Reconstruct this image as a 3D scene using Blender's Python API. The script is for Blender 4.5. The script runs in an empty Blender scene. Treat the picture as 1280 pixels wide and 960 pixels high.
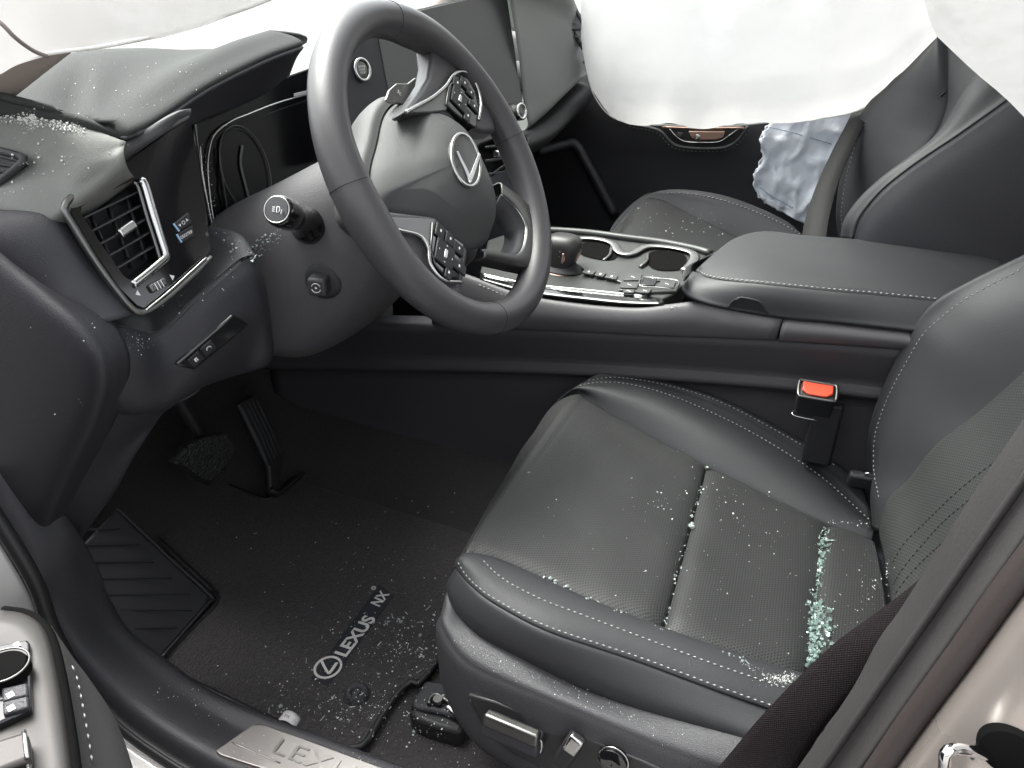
import bpy, bmesh, math, random
from mathutils import Vector, Matrix, noise
from mathutils.bvhtree import BVHTree
R_ = math.radians
scene = bpy.context.scene
COL = scene.collection

# ------------------------------------------------------------------ camera
CAM = Vector((-1.1416, .0757, .8455)); YAW, PITCH, ROLL, FPX = R_(65.94), R_(26.72), R_(1.76), 1028.4
cf = Vector((math.sin(YAW)*math.cos(PITCH), math.cos(YAW)*math.cos(PITCH), -math.sin(PITCH)))
cr0 = Vector((math.cos(YAW), -math.sin(YAW), 0)); cu0 = cr0.cross(cf)
cr_ = math.cos(ROLL)*cr0 + math.sin(ROLL)*cu0; cu_ = -math.sin(ROLL)*cr0 + math.cos(ROLL)*cu0
cam_d = bpy.data.cameras.new('camera'); cam = bpy.data.objects.new('camera', cam_d); COL.objects.link(cam)
cam.matrix_world = Matrix(((cr_.x, cu_.x, -cf.x, CAM.x), (cr_.y, cu_.y, -cf.y, CAM.y), (cr_.z, cu_.z, -cf.z, CAM.z), (0, 0, 0, 1)))
cam_d.sensor_width = 36; cam_d.lens = 36*FPX/1280; cam_d.clip_start = .02; cam_d.clip_end = 500
scene.camera = cam

# ------------------------------------------------------------------ world, sun, exposure
world = bpy.data.worlds.new('World'); scene.world = world; world.use_nodes = True
wn, wl = world.node_tree.nodes, world.node_tree.links
sky = wn.new('ShaderNodeTexSky'); sky.sky_type = 'NISHITA'; sky.sun_disc = False
SUN_EL, SUN_AZ = R_(62), R_(6)            # azimuth from +Y (car front) towards +X
sky.sun_elevation = SUN_EL; sky.sun_rotation = SUN_AZ; sky.dust_density = 6; sky.air_density = 1.0
hs = wn.new('ShaderNodeHueSaturation'); hs.inputs['Saturation'].default_value = .18
bg = wn['Background']; bg.inputs['Strength'].default_value = .15
wl.new(sky.outputs[0], hs.inputs['Color']); wl.new(hs.outputs[0], bg.inputs['Color'])
sun_d = bpy.data.lights.new('sun', 'SUN'); sun_d.energy = 1.0; sun_d.angle = R_(40); sun_d.color = (1, .96, .9)
sun = bpy.data.objects.new('sun', sun_d); COL.objects.link(sun)
sd = Vector((math.sin(SUN_AZ)*math.cos(SUN_EL), math.cos(SUN_AZ)*math.cos(SUN_EL), math.sin(SUN_EL)))
sun.rotation_euler = sd.to_track_quat('Z', 'Y').to_euler(); sun.location = sd*20
vs = scene.view_settings; vs.view_transform = 'Standard'; vs.look = 'None'; vs.gamma = 1; vs.exposure = 2.25
vs.use_curve_mapping = False
scene.cycles.max_bounces = 10; scene.cycles.diffuse_bounces = 5; scene.cycles.transparent_max_bounces = 12
scene.cycles.use_denoising = True; scene.cycles.caustics_reflective = False; scene.cycles.caustics_refractive = False
scene.cycles.sample_clamp_indirect = 6

# ------------------------------------------------------------------ surveying helpers: a sight line met with a plane of the car
def sight(px, py): return cf + cr_*((px-640)/FPX) - cu_*((py-480)/FPX)
def X(px, py, x): d = sight(px, py); return CAM + d*((x-CAM.x)/d.x)
def Y(px, py, y): d = sight(px, py); return CAM + d*((y-CAM.y)/d.y)
def Z(px, py, z): d = sight(px, py); return CAM + d*((z-CAM.z)/d.z)
def PL(px, py, o, n): d = sight(px, py); return CAM + d*(((o-CAM).dot(n))/d.dot(n))
def Xs(l, x): return [X(p[0], p[1], p[2] if len(p) > 2 else x) for p in l]
def Ys(l, y): return [Y(p[0], p[1], p[2] if len(p) > 2 else y) for p in l]
def Zs(l, z): return [Z(p[0], p[1], p[2] if len(p) > 2 else z) for p in l]
V = Vector

# ------------------------------------------------------------------ materials
MATS = {}
def mat(name, col, rough=.5, metal=0, bump=None, spec=.5, coat=0, var=0, vscale=8, trans=0, ior=1.5, sheen=0, emit=0, transl=0, rvar=0):
    m = bpy.data.materials.new(name); m.use_nodes = True; n, l = m.node_tree.nodes, m.node_tree.links
    b = n['Principled BSDF']; col = tuple(col)+(1,) if len(col) == 3 else col
    b.inputs['Base Color'].default_value = col; b.inputs['Roughness'].default_value = rough; b.inputs['Metallic'].default_value = metal
    b.inputs['Specular IOR Level'].default_value = spec; b.inputs['Coat Weight'].default_value = coat; b.inputs['Coat Roughness'].default_value = .15
    b.inputs['Transmission Weight'].default_value = trans; b.inputs['IOR'].default_value = ior; b.inputs['Sheen Weight'].default_value = sheen
    tc = n.new('ShaderNodeTexCoord')
    if var or rvar:
        nz = n.new('ShaderNodeTexNoise'); nz.inputs['Scale'].default_value = vscale; nz.inputs['Detail'].default_value = 6; l.new(tc.outputs['Object'], nz.inputs['Vector'])
        if var:
            mx = n.new('ShaderNodeMix'); mx.data_type = 'RGBA'; mx.inputs['A'].default_value = tuple(c*(1-var) for c in col[:3])+(1,); mx.inputs['B'].default_value = tuple(min(1, c*(1+var)) for c in col[:3])+(1,)
            l.new(nz.outputs['Fac'], mx.inputs['Factor']); l.new(mx.outputs['Result'], b.inputs['Base Color'])
        if rvar:
            mr = n.new('ShaderNodeMapRange'); mr.inputs['From Min'].default_value = .3; mr.inputs['From Max'].default_value = .7; mr.inputs['To Min'].default_value = rough-rvar; mr.inputs['To Max'].default_value = rough+rvar
            l.new(nz.outputs['Fac'], mr.inputs['Value']); l.new(mr.outputs['Result'], b.inputs['Roughness'])
    if bump:
        kind, sc, dist = bump
        if kind == 'voro':
            t = n.new('ShaderNodeTexVoronoi'); t.feature = 'SMOOTH_F1'; o = t.outputs['Distance']
        else:
            t = n.new('ShaderNodeTexNoise'); t.inputs['Detail'].default_value = 4; o = t.outputs['Fac']
        t.inputs['Scale'].default_value = sc; l.new(tc.outputs['Object'], t.inputs['Vector'])
        bp = n.new('ShaderNodeBump'); bp.inputs['Distance'].default_value = dist; bp.inputs['Strength'].default_value = 1
        l.new(o, bp.inputs['Height']); l.new(bp.outputs['Normal'], b.inputs['Normal'])
    if transl:
        t = n.new('ShaderNodeBsdfTranslucent'); t.inputs['Color'].default_value = col; ms = n.new('ShaderNodeMixShader'); ms.inputs[0].default_value = transl
        l.new(b.outputs[0], ms.inputs[1]); l.new(t.outputs[0], ms.inputs[2]); l.new(ms.outputs[0], n['Material Output'].inputs['Surface'])
    MATS[name] = m; return m
def perforated(name, col, rough, pitch, hole):
    m = mat(name, col, rough, bump=None); n, l = m.node_tree.nodes, m.node_tree.links; b = n['Principled BSDF']
    uv = n.new('ShaderNodeUVMap'); mp = n.new('ShaderNodeMapping'); mp.inputs['Scale'].default_value = (1/pitch, 1/(pitch*1.732), 1); l.new(uv.outputs[0], mp.inputs[0])
    def grid(off):
        a = n.new('ShaderNodeVectorMath'); a.operation = 'ADD'; a.inputs[1].default_value = (off, off, 0); l.new(mp.outputs[0], a.inputs[0])
        f = n.new('ShaderNodeVectorMath'); f.operation = 'FRACTION'; l.new(a.outputs[0], f.inputs[0])
        s = n.new('ShaderNodeVectorMath'); s.operation = 'SUBTRACT'; s.inputs[1].default_value = (.5, .5, 0); l.new(f.outputs[0], s.inputs[0])
        k = n.new('ShaderNodeVectorMath'); k.operation = 'MULTIPLY'; k.inputs[1].default_value = (1, 1.732, 0); l.new(s.outputs[0], k.inputs[0])
        e = n.new('ShaderNodeVectorMath'); e.operation = 'LENGTH'; l.new(k.outputs[0], e.inputs[0]); return e.outputs['Value']
    mn = n.new('ShaderNodeMath'); mn.operation = 'MINIMUM'; l.new(grid(0), mn.inputs[0]); l.new(grid(.5), mn.inputs[1])
    mr = n.new('ShaderNodeMapRange'); mr.inputs['From Min'].default_value = hole*.8; mr.inputs['From Max'].default_value = hole*1.15; l.new(mn.outputs[0], mr.inputs['Value'])
    mx = n.new('ShaderNodeMix'); mx.data_type = 'RGBA'; mx.inputs['A'].default_value = (.004, .004, .004, 1); mx.inputs['B'].default_value = tuple(col)+(1,)
    l.new(mr.outputs[0], mx.inputs['Factor']); l.new(mx.outputs['Result'], b.inputs['Base Color'])
    tc = n.new('ShaderNodeTexCoord'); vo = n.new('ShaderNodeTexVoronoi'); vo.inputs['Scale'].default_value = 700; l.new(tc.outputs['Object'], vo.inputs['Vector'])
    ad = n.new('ShaderNodeMath'); ad.operation = 'MULTIPLY_ADD'; ad.inputs[1].default_value = .12; l.new(vo.outputs['Distance'], ad.inputs[0]); l.new(mr.outputs[0], ad.inputs[2])
    bp = n.new('ShaderNodeBump'); bp.inputs['Distance'].default_value = .0006; l.new(ad.outputs[0], bp.inputs['Height']); l.new(bp.outputs[0], b.inputs['Normal'])
    return m
def weave(name, col, rough, su, sv):
    m = mat(name, col, rough, spec=.15); n, l = m.node_tree.nodes, m.node_tree.links; b = n['Principled BSDF']
    uv = n.new('ShaderNodeUVMap'); sp = n.new('ShaderNodeSeparateXYZ'); l.new(uv.outputs[0], sp.inputs[0])
    def wave(o, k):
        a = n.new('ShaderNodeMath'); a.operation = 'MULTIPLY'; a.inputs[1].default_value = k; l.new(o, a.inputs[0])
        s = n.new('ShaderNodeMath'); s.operation = 'SINE'; l.new(a.outputs[0], s.inputs[0]); return s.outputs[0]
    p = n.new('ShaderNodeMath'); p.operation = 'MULTIPLY'; l.new(wave(sp.outputs[0], 6.283*su), p.inputs[0]); l.new(wave(sp.outputs[1], 6.283*sv), p.inputs[1])
    mr = n.new('ShaderNodeMapRange'); mr.inputs['From Min'].default_value = -1; l.new(p.outputs[0], mr.inputs['Value'])
    mx = n.new('ShaderNodeMix'); mx.data_type = 'RGBA'; mx.inputs['A'].default_value = tuple(c*.45 for c in col)+(1,); mx.inputs['B'].default_value = tuple(c*1.6 for c in col)+(1,)
    l.new(mr.outputs[0], mx.inputs['Factor']); l.new(mx.outputs['Result'], b.inputs['Base Color'])
    bp = n.new('ShaderNodeBump'); bp.inputs['Distance'].default_value = .0005; l.new(mr.outputs[0], bp.inputs['Height']); l.new(bp.outputs[0], b.inputs['Normal'])
    return m
leather = mat('black_leather', (.029, .0295, .032), .52, spec=.4, bump=('voro', 900, .00025), var=.12, vscale=5, rvar=.05)
leather_s = mat('smooth_leather', (.030, .0305, .033), .52, spec=.4, bump=('voro', 1300, .00012), rvar=.05, vscale=7)
perf = perforated('perforated_leather', (.031, .0318, .0325), .55, .0034, .29)
perf2 = perforated('perforated_leather_backrest', (.038, .040, .040), .55, .0040, .28)
plastic = mat('grained_plastic', (.025, .025, .030), .55, bump=('voro', 1100, .0003), var=.1, vscale=4, rvar=.05)
plastic_l = mat('grained_plastic_grey', (.041, .041, .045), .54, bump=('voro', 1100, .0003), var=.08, vscale=4, rvar=.04)
dusty = mat('lit_dusty_dash_skin', (.17, .175, .165), .7, bump=('voro', 1000, .0003), var=.35, vscale=16)  # glass dust, plus windscreen light put into the colour
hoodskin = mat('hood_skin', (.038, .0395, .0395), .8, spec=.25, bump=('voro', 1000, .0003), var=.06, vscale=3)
dashskin = mat('lit_dash_skin', (.20, .208, .20), .65, bump=('voro', 1000, .0003), var=.06, vscale=3)  # paler than the hood: light bounced off the airbag is in the colour
dark = mat('dark_plastic', (.012, .012, .014), .55, var=.1)
rubber = mat('rubber', (.016, .016, .017), .5, bump=('noise', 500, .0002))
gloss = mat('piano_black', (.006, .006, .007), .07, coat=.6, rvar=.03, vscale=30)
screen_m = mat('screen_glass', (.06, .061, .060), .32, spec=.5, rvar=.04, vscale=12)
satin = mat('satin_chrome', (.55, .55, .54), .24, 1, rvar=.05, vscale=20)
chrome = mat('chrome', (.75, .75, .75), .1, 1)
darkmetal = mat('dark_satin_metal', (.17, .17, .165), .42, 1, rvar=.05, vscale=25)
steel = mat('brushed_scuff_metal', (.30, .285, .28), .38, 1, bump=('noise', 300, .0001), rvar=.06, vscale=15)
carpet = mat('black_carpet', (.036, .033, .034), .95, bump=('noise', 420, .004), var=.45, vscale=260, sheen=.05)
matcarpet = mat('mat_carpet', (.044, .040, .041), .95, bump=('noise', 300, .007), var=.6, vscale=170, sheen=.06)
thread = mat('pale_thread', (.42, .42, .41), .7)
threadd = mat('dark_thread', (.01, .01, .01), .7)
white_p = mat('white_print', (.72, .72, .72), .5)
blue_p = mat('pale_blue_print', (.25, .42, .6), .4)
red_p = mat('red_button', (.72, .085, .045), .32, var=.05)
bag = mat('airbag_cloth', (.90, .90, .875), .85, bump=('noise', 38, .0025), transl=.40)
bag_b = mat('torn_airbag_cloth', (.78, .82, .88), .85, bump=('noise', 70, .0015), transl=.2)
pillar_m = mat('pillar_trim', (.36, .31, .28), .6, var=.05)
paint = mat('metallic_paint', (.40, .36, .33), .3, .65, bump=None, coat=.7, rvar=.08, vscale=10, var=.12)
paint_w = mat('sill_paint', (.45, .44, .43), .3, .35, coat=.6, var=.08, vscale=20)
belt_m = weave('belt_webbing', (.014, .011, .012), .62, 300, 300)
belt_g = weave('belt_webbing_grey', (.022, .022, .022), .6, 300, 300)
champagne = mat('champagne_trim', (.030, .0285, .0265), .5, .1, rvar=.05)
shard_m = mat('crushed_glass', (.82, .93, .89), .12, trans=.55, ior=1.5)
shard_g = mat('green_glass', (.60, .80, .74), .1, trans=.7, ior=1.5)
dust_m = mat('glass_dust', (.78, .80, .78), .55)
copper = mat('copper_trim', (.45, .30, .24), .35, .7)
paper = mat('paper', (.72, .71, .70), .8, bump=('noise', 200, .0005))
ground_m = mat('concrete_yard', (.17, .165, .16), .9, var=.2, vscale=3, bump=('noise', 60, .003))
headliner = mat('headliner', (.42, .41, .39), .95)

# ------------------------------------------------------------------ geometry helpers
OFF = {}
def thing(name, label, cat, loc, group=None, mw=None):
    o = bpy.data.objects.new(name, None); COL.objects.link(o); o.empty_display_size = .05
    o['label'] = label; o['category'] = cat
    if group: o['group'] = group
    if mw: o.matrix_world = mw; OFF[o] = Vector((0, 0, 0))
    else: o.location = loc; OFF[o] = Vector(loc)
    return o
def make(name, verts, faces, m, parent=None, smooth=True, uvs=None, kind=None, label=None):
    off = OFF[parent] if parent else Vector((0, 0, 0))
    me = bpy.data.meshes.new(name); me.from_pydata([tuple(Vector(v)-off) for v in verts], [], faces)
    if uvs:
        ul = me.uv_layers.new(name='UVMap')
        for lp in me.loops: ul.data[lp.index].uv = uvs[lp.vertex_index]
    me.update()
    if smooth: me.polygons.foreach_set('use_smooth', [True]*len(me.polygons))
    me.materials.append(m); o = bpy.data.objects.new(name, me); COL.objects.link(o)
    if parent: o.parent = parent; OFF[o] = off
    else: OFF[o] = Vector((0, 0, 0))
    if kind: o['kind'] = kind
    if label: o['label'] = label
    return o
def solid(o, th, off=-1):
    md = o.modifiers.new('thick', 'SOLIDIFY'); md.thickness = th; md.offset = off; return o
def bev(o, w, seg=2, ang=35):
    md = o.modifiers.new('bevel', 'BEVEL'); md.width = w; md.segments = seg; md.limit_method = 'ANGLE'; md.angle_limit = R_(ang)
    try: o.data.set_sharp_from_angle(angle=R_(40))
    except Exception: pass
    return o
def dense(pts, closed=False, per=10):
    n = len(pts)
    if n == 2 and not closed: return [pts[0].lerp(pts[1], i/per) for i in range(per+1)]
    out = []; segs = n if closed else n-1
    for i in range(segs):
        if closed: p0, p1, p2, p3 = pts[(i-1) % n], pts[i], pts[(i+1) % n], pts[(i+2) % n]
        else:
            p1, p2 = pts[i], pts[i+1]; p0 = pts[i-1] if i else p1*2-p2; p3 = pts[i+2] if i+2 < n else p2*2-p1
        for k in range(per):
            t = k/per; t2, t3 = t*t, t*t*t
            out.append(.5*((2*p1)+(p2-p0)*t+(2*p0-5*p1+4*p2-p3)*t2+(3*p1-p0-3*p2+p3)*t3))
    if not closed: out.append(pts[-1].copy())
    return out
def resample(pts, n, closed=False):
    if closed: pts = pts+[pts[0]]
    L = [0]
    for a, b in zip(pts, pts[1:]): L.append(L[-1]+(b-a).length)
    T = L[-1]; out = []; j = 0; cnt = n if closed else n-1
    for i in range(n):
        d = T*i/cnt
        while j < len(L)-2 and L[j+1] < d: j += 1
        s = L[j+1]-L[j]; out.append(pts[j].lerp(pts[j+1], (d-L[j])/s if s > 1e-9 else 0))
    return out
def sp(pts, n, closed=False): return resample(dense([Vector(p) for p in pts], closed), n, closed)
def grid(name, rows, m, parent=None, closed=False, th=0, smooth=True, offs=-1, flip=False, kind=None):
    nv, nu = len(rows), len(rows[0]); verts = [p for r in rows for p in r]; uvs = []
    for j, r in enumerate(rows):
        u = 0
        for i, p in enumerate(r):
            if i: u += (p-r[i-1]).length
            v = 0 if j == 0 else uvs[(j-1)*nu+i][1]+(p-rows[j-1][i]).length
            uvs.append((u, v))
    F = []
    for j in range(nv-1):
        for i in range(nu if closed else nu-1):
            a, b = j*nu+i, j*nu+(i+1) % nu; q = (a, b, b+nu, a+nu); F.append(q[::-1] if flip else q)
    o = make(name, verts, F, m, parent, smooth, uvs, kind)
    if th: solid(o, th, offs)
    return o
def loft(name, curves, m, parent=None, nu=28, nv=5, closed=False, th=0, lin=False, offs=-1, flip=False, caps=False):
    cs = [sp(c, nu, closed) for c in curves]; rows = []
    if lin:
        for a, b in zip(cs, cs[1:]):
            for k in range(nv): rows.append([p.lerp(q, k/nv) for p, q in zip(a, b)])
        rows.append(cs[-1])
    else:
        cols = [dense([c[i] for c in cs], False, nv) for i in range(nu)]
        rows = [[cols[i][j] for i in range(nu)] for j in range(len(cols[0]))]
    if caps:
        for r, at in ((rows[0], 0), (rows[-1], None)):
            c = sum(r, Vector())/len(r); ring = [c.copy() for _ in r]
            rows.insert(0, ring) if at == 0 else rows.append(ring)
    return grid(name, rows, m, parent, closed, th, True, offs, flip)
def frames(P, closed=False):
    n = len(P); T = []
    for i in range(n):
        a = P[(i-1) % n] if (closed or i) else P[0]; b = P[(i+1) % n] if (closed or i < n-1) else P[-1]; T.append((b-a).normalized())
    N = [T[0].orthogonal().normalized()]
    for i in range(1, n):
        v = N[-1]-T[i]*N[-1].dot(T[i]); N.append(v.normalized())
    return T, N
def tube(name, pts, r, m, parent=None, closed=False, n=24, seg=8, flat=1, up=None, raw=False):
    P = [Vector(p) for p in pts] if raw else sp(pts, n, closed); T, N = frames(P, closed); rows = []; rr = r if callable(r) else (lambda t: r)
    for i, (p, t, nn) in enumerate(zip(P, T, N)):
        if up is not None: nn = (up-t*up.dot(t)).normalized()
        b = t.cross(nn); q = rr(i/(len(P)-1)); rows.append([p+nn*(q*flat*math.cos(a))+b*(q*math.sin(a)) for a in [2*math.pi*k/seg for k in range(seg)]])
    if closed: rows.append(rows[0])
    else:
        c0, c1 = P[0], P[-1]; rows = [[c0]*seg]+rows+[[c1]*seg]
    return grid(name, rows, m, parent, True)
def prism(name, pts, d, m, parent=None, bevel=.0008, smooth=False, label=None):
    pts = [Vector(p) for p in pts]; n = len(pts); d = Vector(d)
    F = [tuple(range(n)), tuple(range(2*n-1, n-1, -1))]+[(i, (i+1) % n, n+(i+1) % n, n+i) for i in range(n)]
    o = make(name, pts+[p+d for p in pts], F, m, parent, False, label=label)
    bm = bmesh.new(); bm.from_mesh(o.data); bmesh.ops.recalc_face_normals(bm, faces=bm.faces); bm.to_mesh(o.data); bm.free()
    if bevel: bev(o, bevel)
    return o
def rbox(name, c, ax, h, m, parent=None, bevel=.001, seg=2):
    c = Vector(c); a = [Vector(v) for v in ax]
    P = [c+a[0]*(sx*h[0])+a[1]*(sy*h[1])+a[2]*(sz*h[2]) for sx, sy, sz in ((-1,-1,-1),(1,-1,-1),(1,1,-1),(-1,1,-1),(-1,-1,1),(1,-1,1),(1,1,1),(-1,1,1))]
    o = make(name, P, [(3,2,1,0),(4,5,6,7),(0,1,5,4),(1,2,6,5),(2,3,7,6),(3,0,4,7)], m, parent, True)
    bm = bmesh.new(); bm.from_mesh(o.data); bmesh.ops.recalc_face_normals(bm, faces=bm.faces); bm.to_mesh(o.data); bm.free()
    return bev(o, bevel, seg)
def lathe(name, c, axis, prof, m, parent=None, n=24, ref=None):
    axis = Vector(axis).normalized(); a = Vector(ref).normalized() if ref else axis.orthogonal().normalized(); b = axis.cross(a); c = Vector(c)
    rows = [[c+axis*h+(a*math.cos(t)+b*math.sin(t))*r for t in [2*math.pi*k/n for k in range(n)]] for r, h in prof]
    o = grid(name, rows, m, parent, True); bev(o, .0003, 1, 50); return o
def ring(name, c, ax, r, th, m, parent=None, n=40, ry=None, seg=8, flat=1):
    a, b = Vector(ax[0]), Vector(ax[1]); ry = ry or r
    return tube(name, [Vector(c)+a*(r*math.cos(t))+b*(ry*math.sin(t)) for t in [2*math.pi*k/n for k in range(n)]], th, m, parent, True, raw=True, seg=seg, flat=flat, up=a.cross(b))
def stitch(name, pts, m, parent, L=.0042, gap=.0022, r=.0007, lift=None, n0=None):
    D = dense([Vector(p) for p in pts], False, 16); T = sum((b-a).length for a, b in zip(D, D[1:])); n = max(4, int(T/(L+gap)))
    P = resample(D, n*2+1); vs_, fs = [], []
    for k in range(n):
        a = P[2*k]; t = (P[2*k+1]-a); t.normalize(); c = a+t*(L/2)
        if lift: c = c+lift
        u = t.orthogonal().normalized(); w = t.cross(u); b0 = len(vs_)
        vs_ += [c-t*L/2, c+u*r, c+w*r, c-u*r, c-w*r, c+t*L/2]
        fs += [(b0, b0+2, b0+1), (b0, b0+3, b0+2), (b0, b0+4, b0+3), (b0, b0+1, b0+4), (b0+5, b0+1, b0+2), (b0+5, b0+2, b0+3), (b0+5, b0+3, b0+4), (b0+5, b0+4, b0+1)]
    return make(name, vs_, fs, m, parent, True, kind='stuff')
def text(name, s, size, o, ux, uy, m, parent=None, ext=.0004, shear=0, sx=1, align='CENTER', space=1, bold=0):
    cd = bpy.data.curves.new(name, 'FONT'); cd.body = s; cd.size = size; cd.extrude = ext; cd.shear = shear; cd.align_x = align; cd.align_y = 'CENTER'; cd.space_character = space; cd.offset = bold
    t = bpy.data.objects.new(name, cd); COL.objects.link(t); bpy.context.view_layer.update()
    me = bpy.data.meshes.new_from_object(t.evaluated_get(bpy.context.evaluated_depsgraph_get())); bpy.data.objects.remove(t)
    ux, uy = Vector(ux).normalized(), Vector(uy).normalized(); uz = ux.cross(uy).normalized(); o = Vector(o)
    vs_ = [o+ux*(v.co.x*sx)+uy*v.co.y+uz*v.co.z for v in me.vertices]; fs = [tuple(p.vertices) for p in me.polygons]; bpy.data.meshes.remove(me)
    return make(name, vs_, fs, m, parent, False)
def tag(o, label, cat, group=None, kind=None):
    o['label'] = label; o['category'] = cat
    if group: o['group'] = group
    if kind: o['kind'] = kind
    return o
EX, EY, EZ = Vector((1, 0, 0)), Vector((0, 1, 0)), Vector((0, 0, 1))

# ================================================================== the setting
def struct(o): o['kind'] = 'structure'; return o
struct(make('ground', [(-60,-60,-.42),(60,-60,-.42),(60,60,-.42),(-60,60,-.42)], [(0,1,2,3)], ground_m, None, False))
# carpeted floor with the toe board rising to the bulkhead
fy = [(-1.3,.06),(-.5,.0),(.3,.0),(.8,.0),(.98,.0),(1.06,.03),(1.16,.13),(1.26,.30),(1.32,.48),(1.335,.585)]
rows = []
for i in range(33):
    x = -.66+i*(1.36/32)
    tun = .12*math.exp(-(x/.13)**4)
    rows.append([Vector((x, y, z+tun*(1-.0*y)+.004*noise.noise(Vector((x*7, y*7, 1))))) for y, z in [(a[0], a[1]) for a in [tuple(p) for p in resample([Vector((q[0], q[1], 0)) for q in fy], 60)] for a in [(a[0], a[1])]]])
floor = struct(grid('floor', rows, carpet, None, th=.01, flip=True))

# door sill of the body: painted step, black plastic trim, rubber seal, metal scuff plate
sill = thing('door_sill', 'black plastic door sill trim curving up beside the footwell, pale painted step below', 'door sill', (-.70, .55, .1))
I_ = Xs([(20,560,-.672),(70,630,-.665),(100,680,-.658),(125,738,-.65),(157,788,-.645),(205,826,-.64),(262,866,-.636),(332,897,-.632),(420,930,-.63),(520,968,-.63),(640,1010,-.63)], 0)
M1 = Xs([(8,575,-.685),(52,645,-.682),(80,690,-.68),(102,745,-.674),(138,800,-.668),(195,850,-.664),(250,888,-.66),(315,922,-.658),(400,955,-.655),(500,990,-.655),(620,1030,-.655)], 0)
O_ = Xs([(-10,588,-.70),(32,655,-.70),(56,700,-.70),(75,755,-.70),(108,815,-.70),(160,872,-.70),(215,912,-.70),(275,946,-.70),(350,980,-.70),(440,1012,-.70),(540,1050,-.70)], 0)
O2 = [p+V((-.012, 0, -.022)) for p in O_]
I2 = [p+V((.012, 0, -.05)) for p in I_]
loft('trim_cover', [I2, I_, M1, O_, O2], plastic, sill, 60, 6, th=.003)
seal_c = [p+V((-.018, -.004, -.024)) for p in O_]
tube('rubber_seal', seal_c, .0085, rubber, sill, n=60, seg=10)
tube('seal_lip', [p+V((-.004, 0, .006)) for p in seal_c], .0035, dark, sill, n=60, seg=6)
S1 = [p+V((-.028, 0, -.026)) for p in O_]; S2 = [p+V((-.05, 0, -.035)) for p in O_]; S3 = [p+V((-.09, 0, -.045)) for p in O_]; S4 = [p+V((-.115, 0, -.09)) for p in O_]; S5 = [p+V((-.12, 0, -.22)) for p in O_]
loft('painted_step', [S1, S2, S3, S4, S5], paint_w, sill, 50, 5, th=.003)
zc = .121
scuff = [Z(269,938,zc), Z(316,905,zc), Z(330,905,zc), Z(378,922,zc), Z(470,956,zc), Z(560,990,zc), Z(500,1015,zc), Z(350,968,zc), Z(275,944,zc)]
prism('scuff_plate', scuff, (0, 0, -.006), steel, sill, .0015)
tube('plate_groove', [Z(290,928,zc+.0001), Z(350,954,zc+.0001)], .0008, darkmetal, sill, n=10)
tdir = (Z(470,956,zc)-Z(330,905,zc)).normalized()
text('plate_lettering', 'LEXUS', .027, Z(342,932,zc+.0006)+V((0,0,0)), tdir, EZ.cross(tdir), mat('embossed_metal', (.40,.38,.37), .28, 1), sill, .0005, .0, 1.35, 'LEFT', 1.12)

# roof, windscreen and far body side: the shell that shades the cabin
roof = thing('car_roof', 'headlined roof over the cabin', 'roof', (0, -.3, 1.25))
loft('headlining', [[V((x, y, 1.27-.10*(abs(x)/.62)**3+ (.0 if y < .3 else -.05*(y-.3)))) for x in (-.62,-.45,-.2,.2,.45,.62)] for y in (.36,.1,-.3,-.8,-1.3)], headliner, roof, 20, 4, th=.04, offs=1)
tube('windscreen_header', [V((-.6,.37,1.20)), V((-.2,.42,1.27)), V((.2,.42,1.27)), V((.6,.37,1.20))], .03, headliner, roof)
wm = bpy.data.materials.new('windscreen_glass'); wm.use_nodes = True
n_, l_ = wm.node_tree.nodes, wm.node_tree.links; tr = n_.new('ShaderNodeBsdfTransparent'); tr.inputs[0].default_value = (.93,.97,.95,1); gl = n_.new('ShaderNodeBsdfGlossy'); gl.inputs['Roughness'].default_value = .02
fr = n_.new('ShaderNodeFresnel'); fr.inputs[0].default_value = 1.45; ms = n_.new('ShaderNodeMixShader'); l_.new(fr.outputs[0], ms.inputs[0]); l_.new(tr.outputs[0], ms.inputs[1]); l_.new(gl.outputs[0], ms.inputs[2]); l_.new(ms.outputs[0], n_['Material Output'].inputs[0])
ws = loft('windscreen', [[V((-.70,1.22,.62)), V((-.35,1.36,.61)), V((0,1.40,.61)), V((.35,1.36,.61)), V((.70,1.22,.62))], [V((-.64,.78,1.0)), V((-.3,.90,1.02)), V((0,.93,1.03)), V((.3,.90,1.02)), V((.64,.78,1.0))], [V((-.58,.38,1.20)), V((-.3,.43,1.26)), V((0,.44,1.27)), V((.3,.43,1.26)), V((.58,.38,1.20))]], wm, None, 20, 5)
tag(ws, 'clear windscreen above the dashboard letting in white daylight', 'windscreen')
bon = thing('bonnet', 'silver bonnet glaring white beyond the windscreen', 'bonnet', (0, 1.9, .4))
loft('bonnet_skin', [[V((x, 1.40+.10*(1-(x/.8)**2), .60)) for x in (-.80,-.4,0,.4,.80)], [V((x, 1.8, .60-.10*(abs(x)/.8)**3)) for x in (-.84,-.4,0,.4,.84)], [V((x, 2.25, .50-.12*(abs(x)/.8)**3)) for x in (-.82,-.4,0,.4,.82)], [V((x, 2.45, .30)) for x in (-.78,-.4,0,.4,.78)]], paint_w, bon, 24, 6, th=.004)
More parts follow.
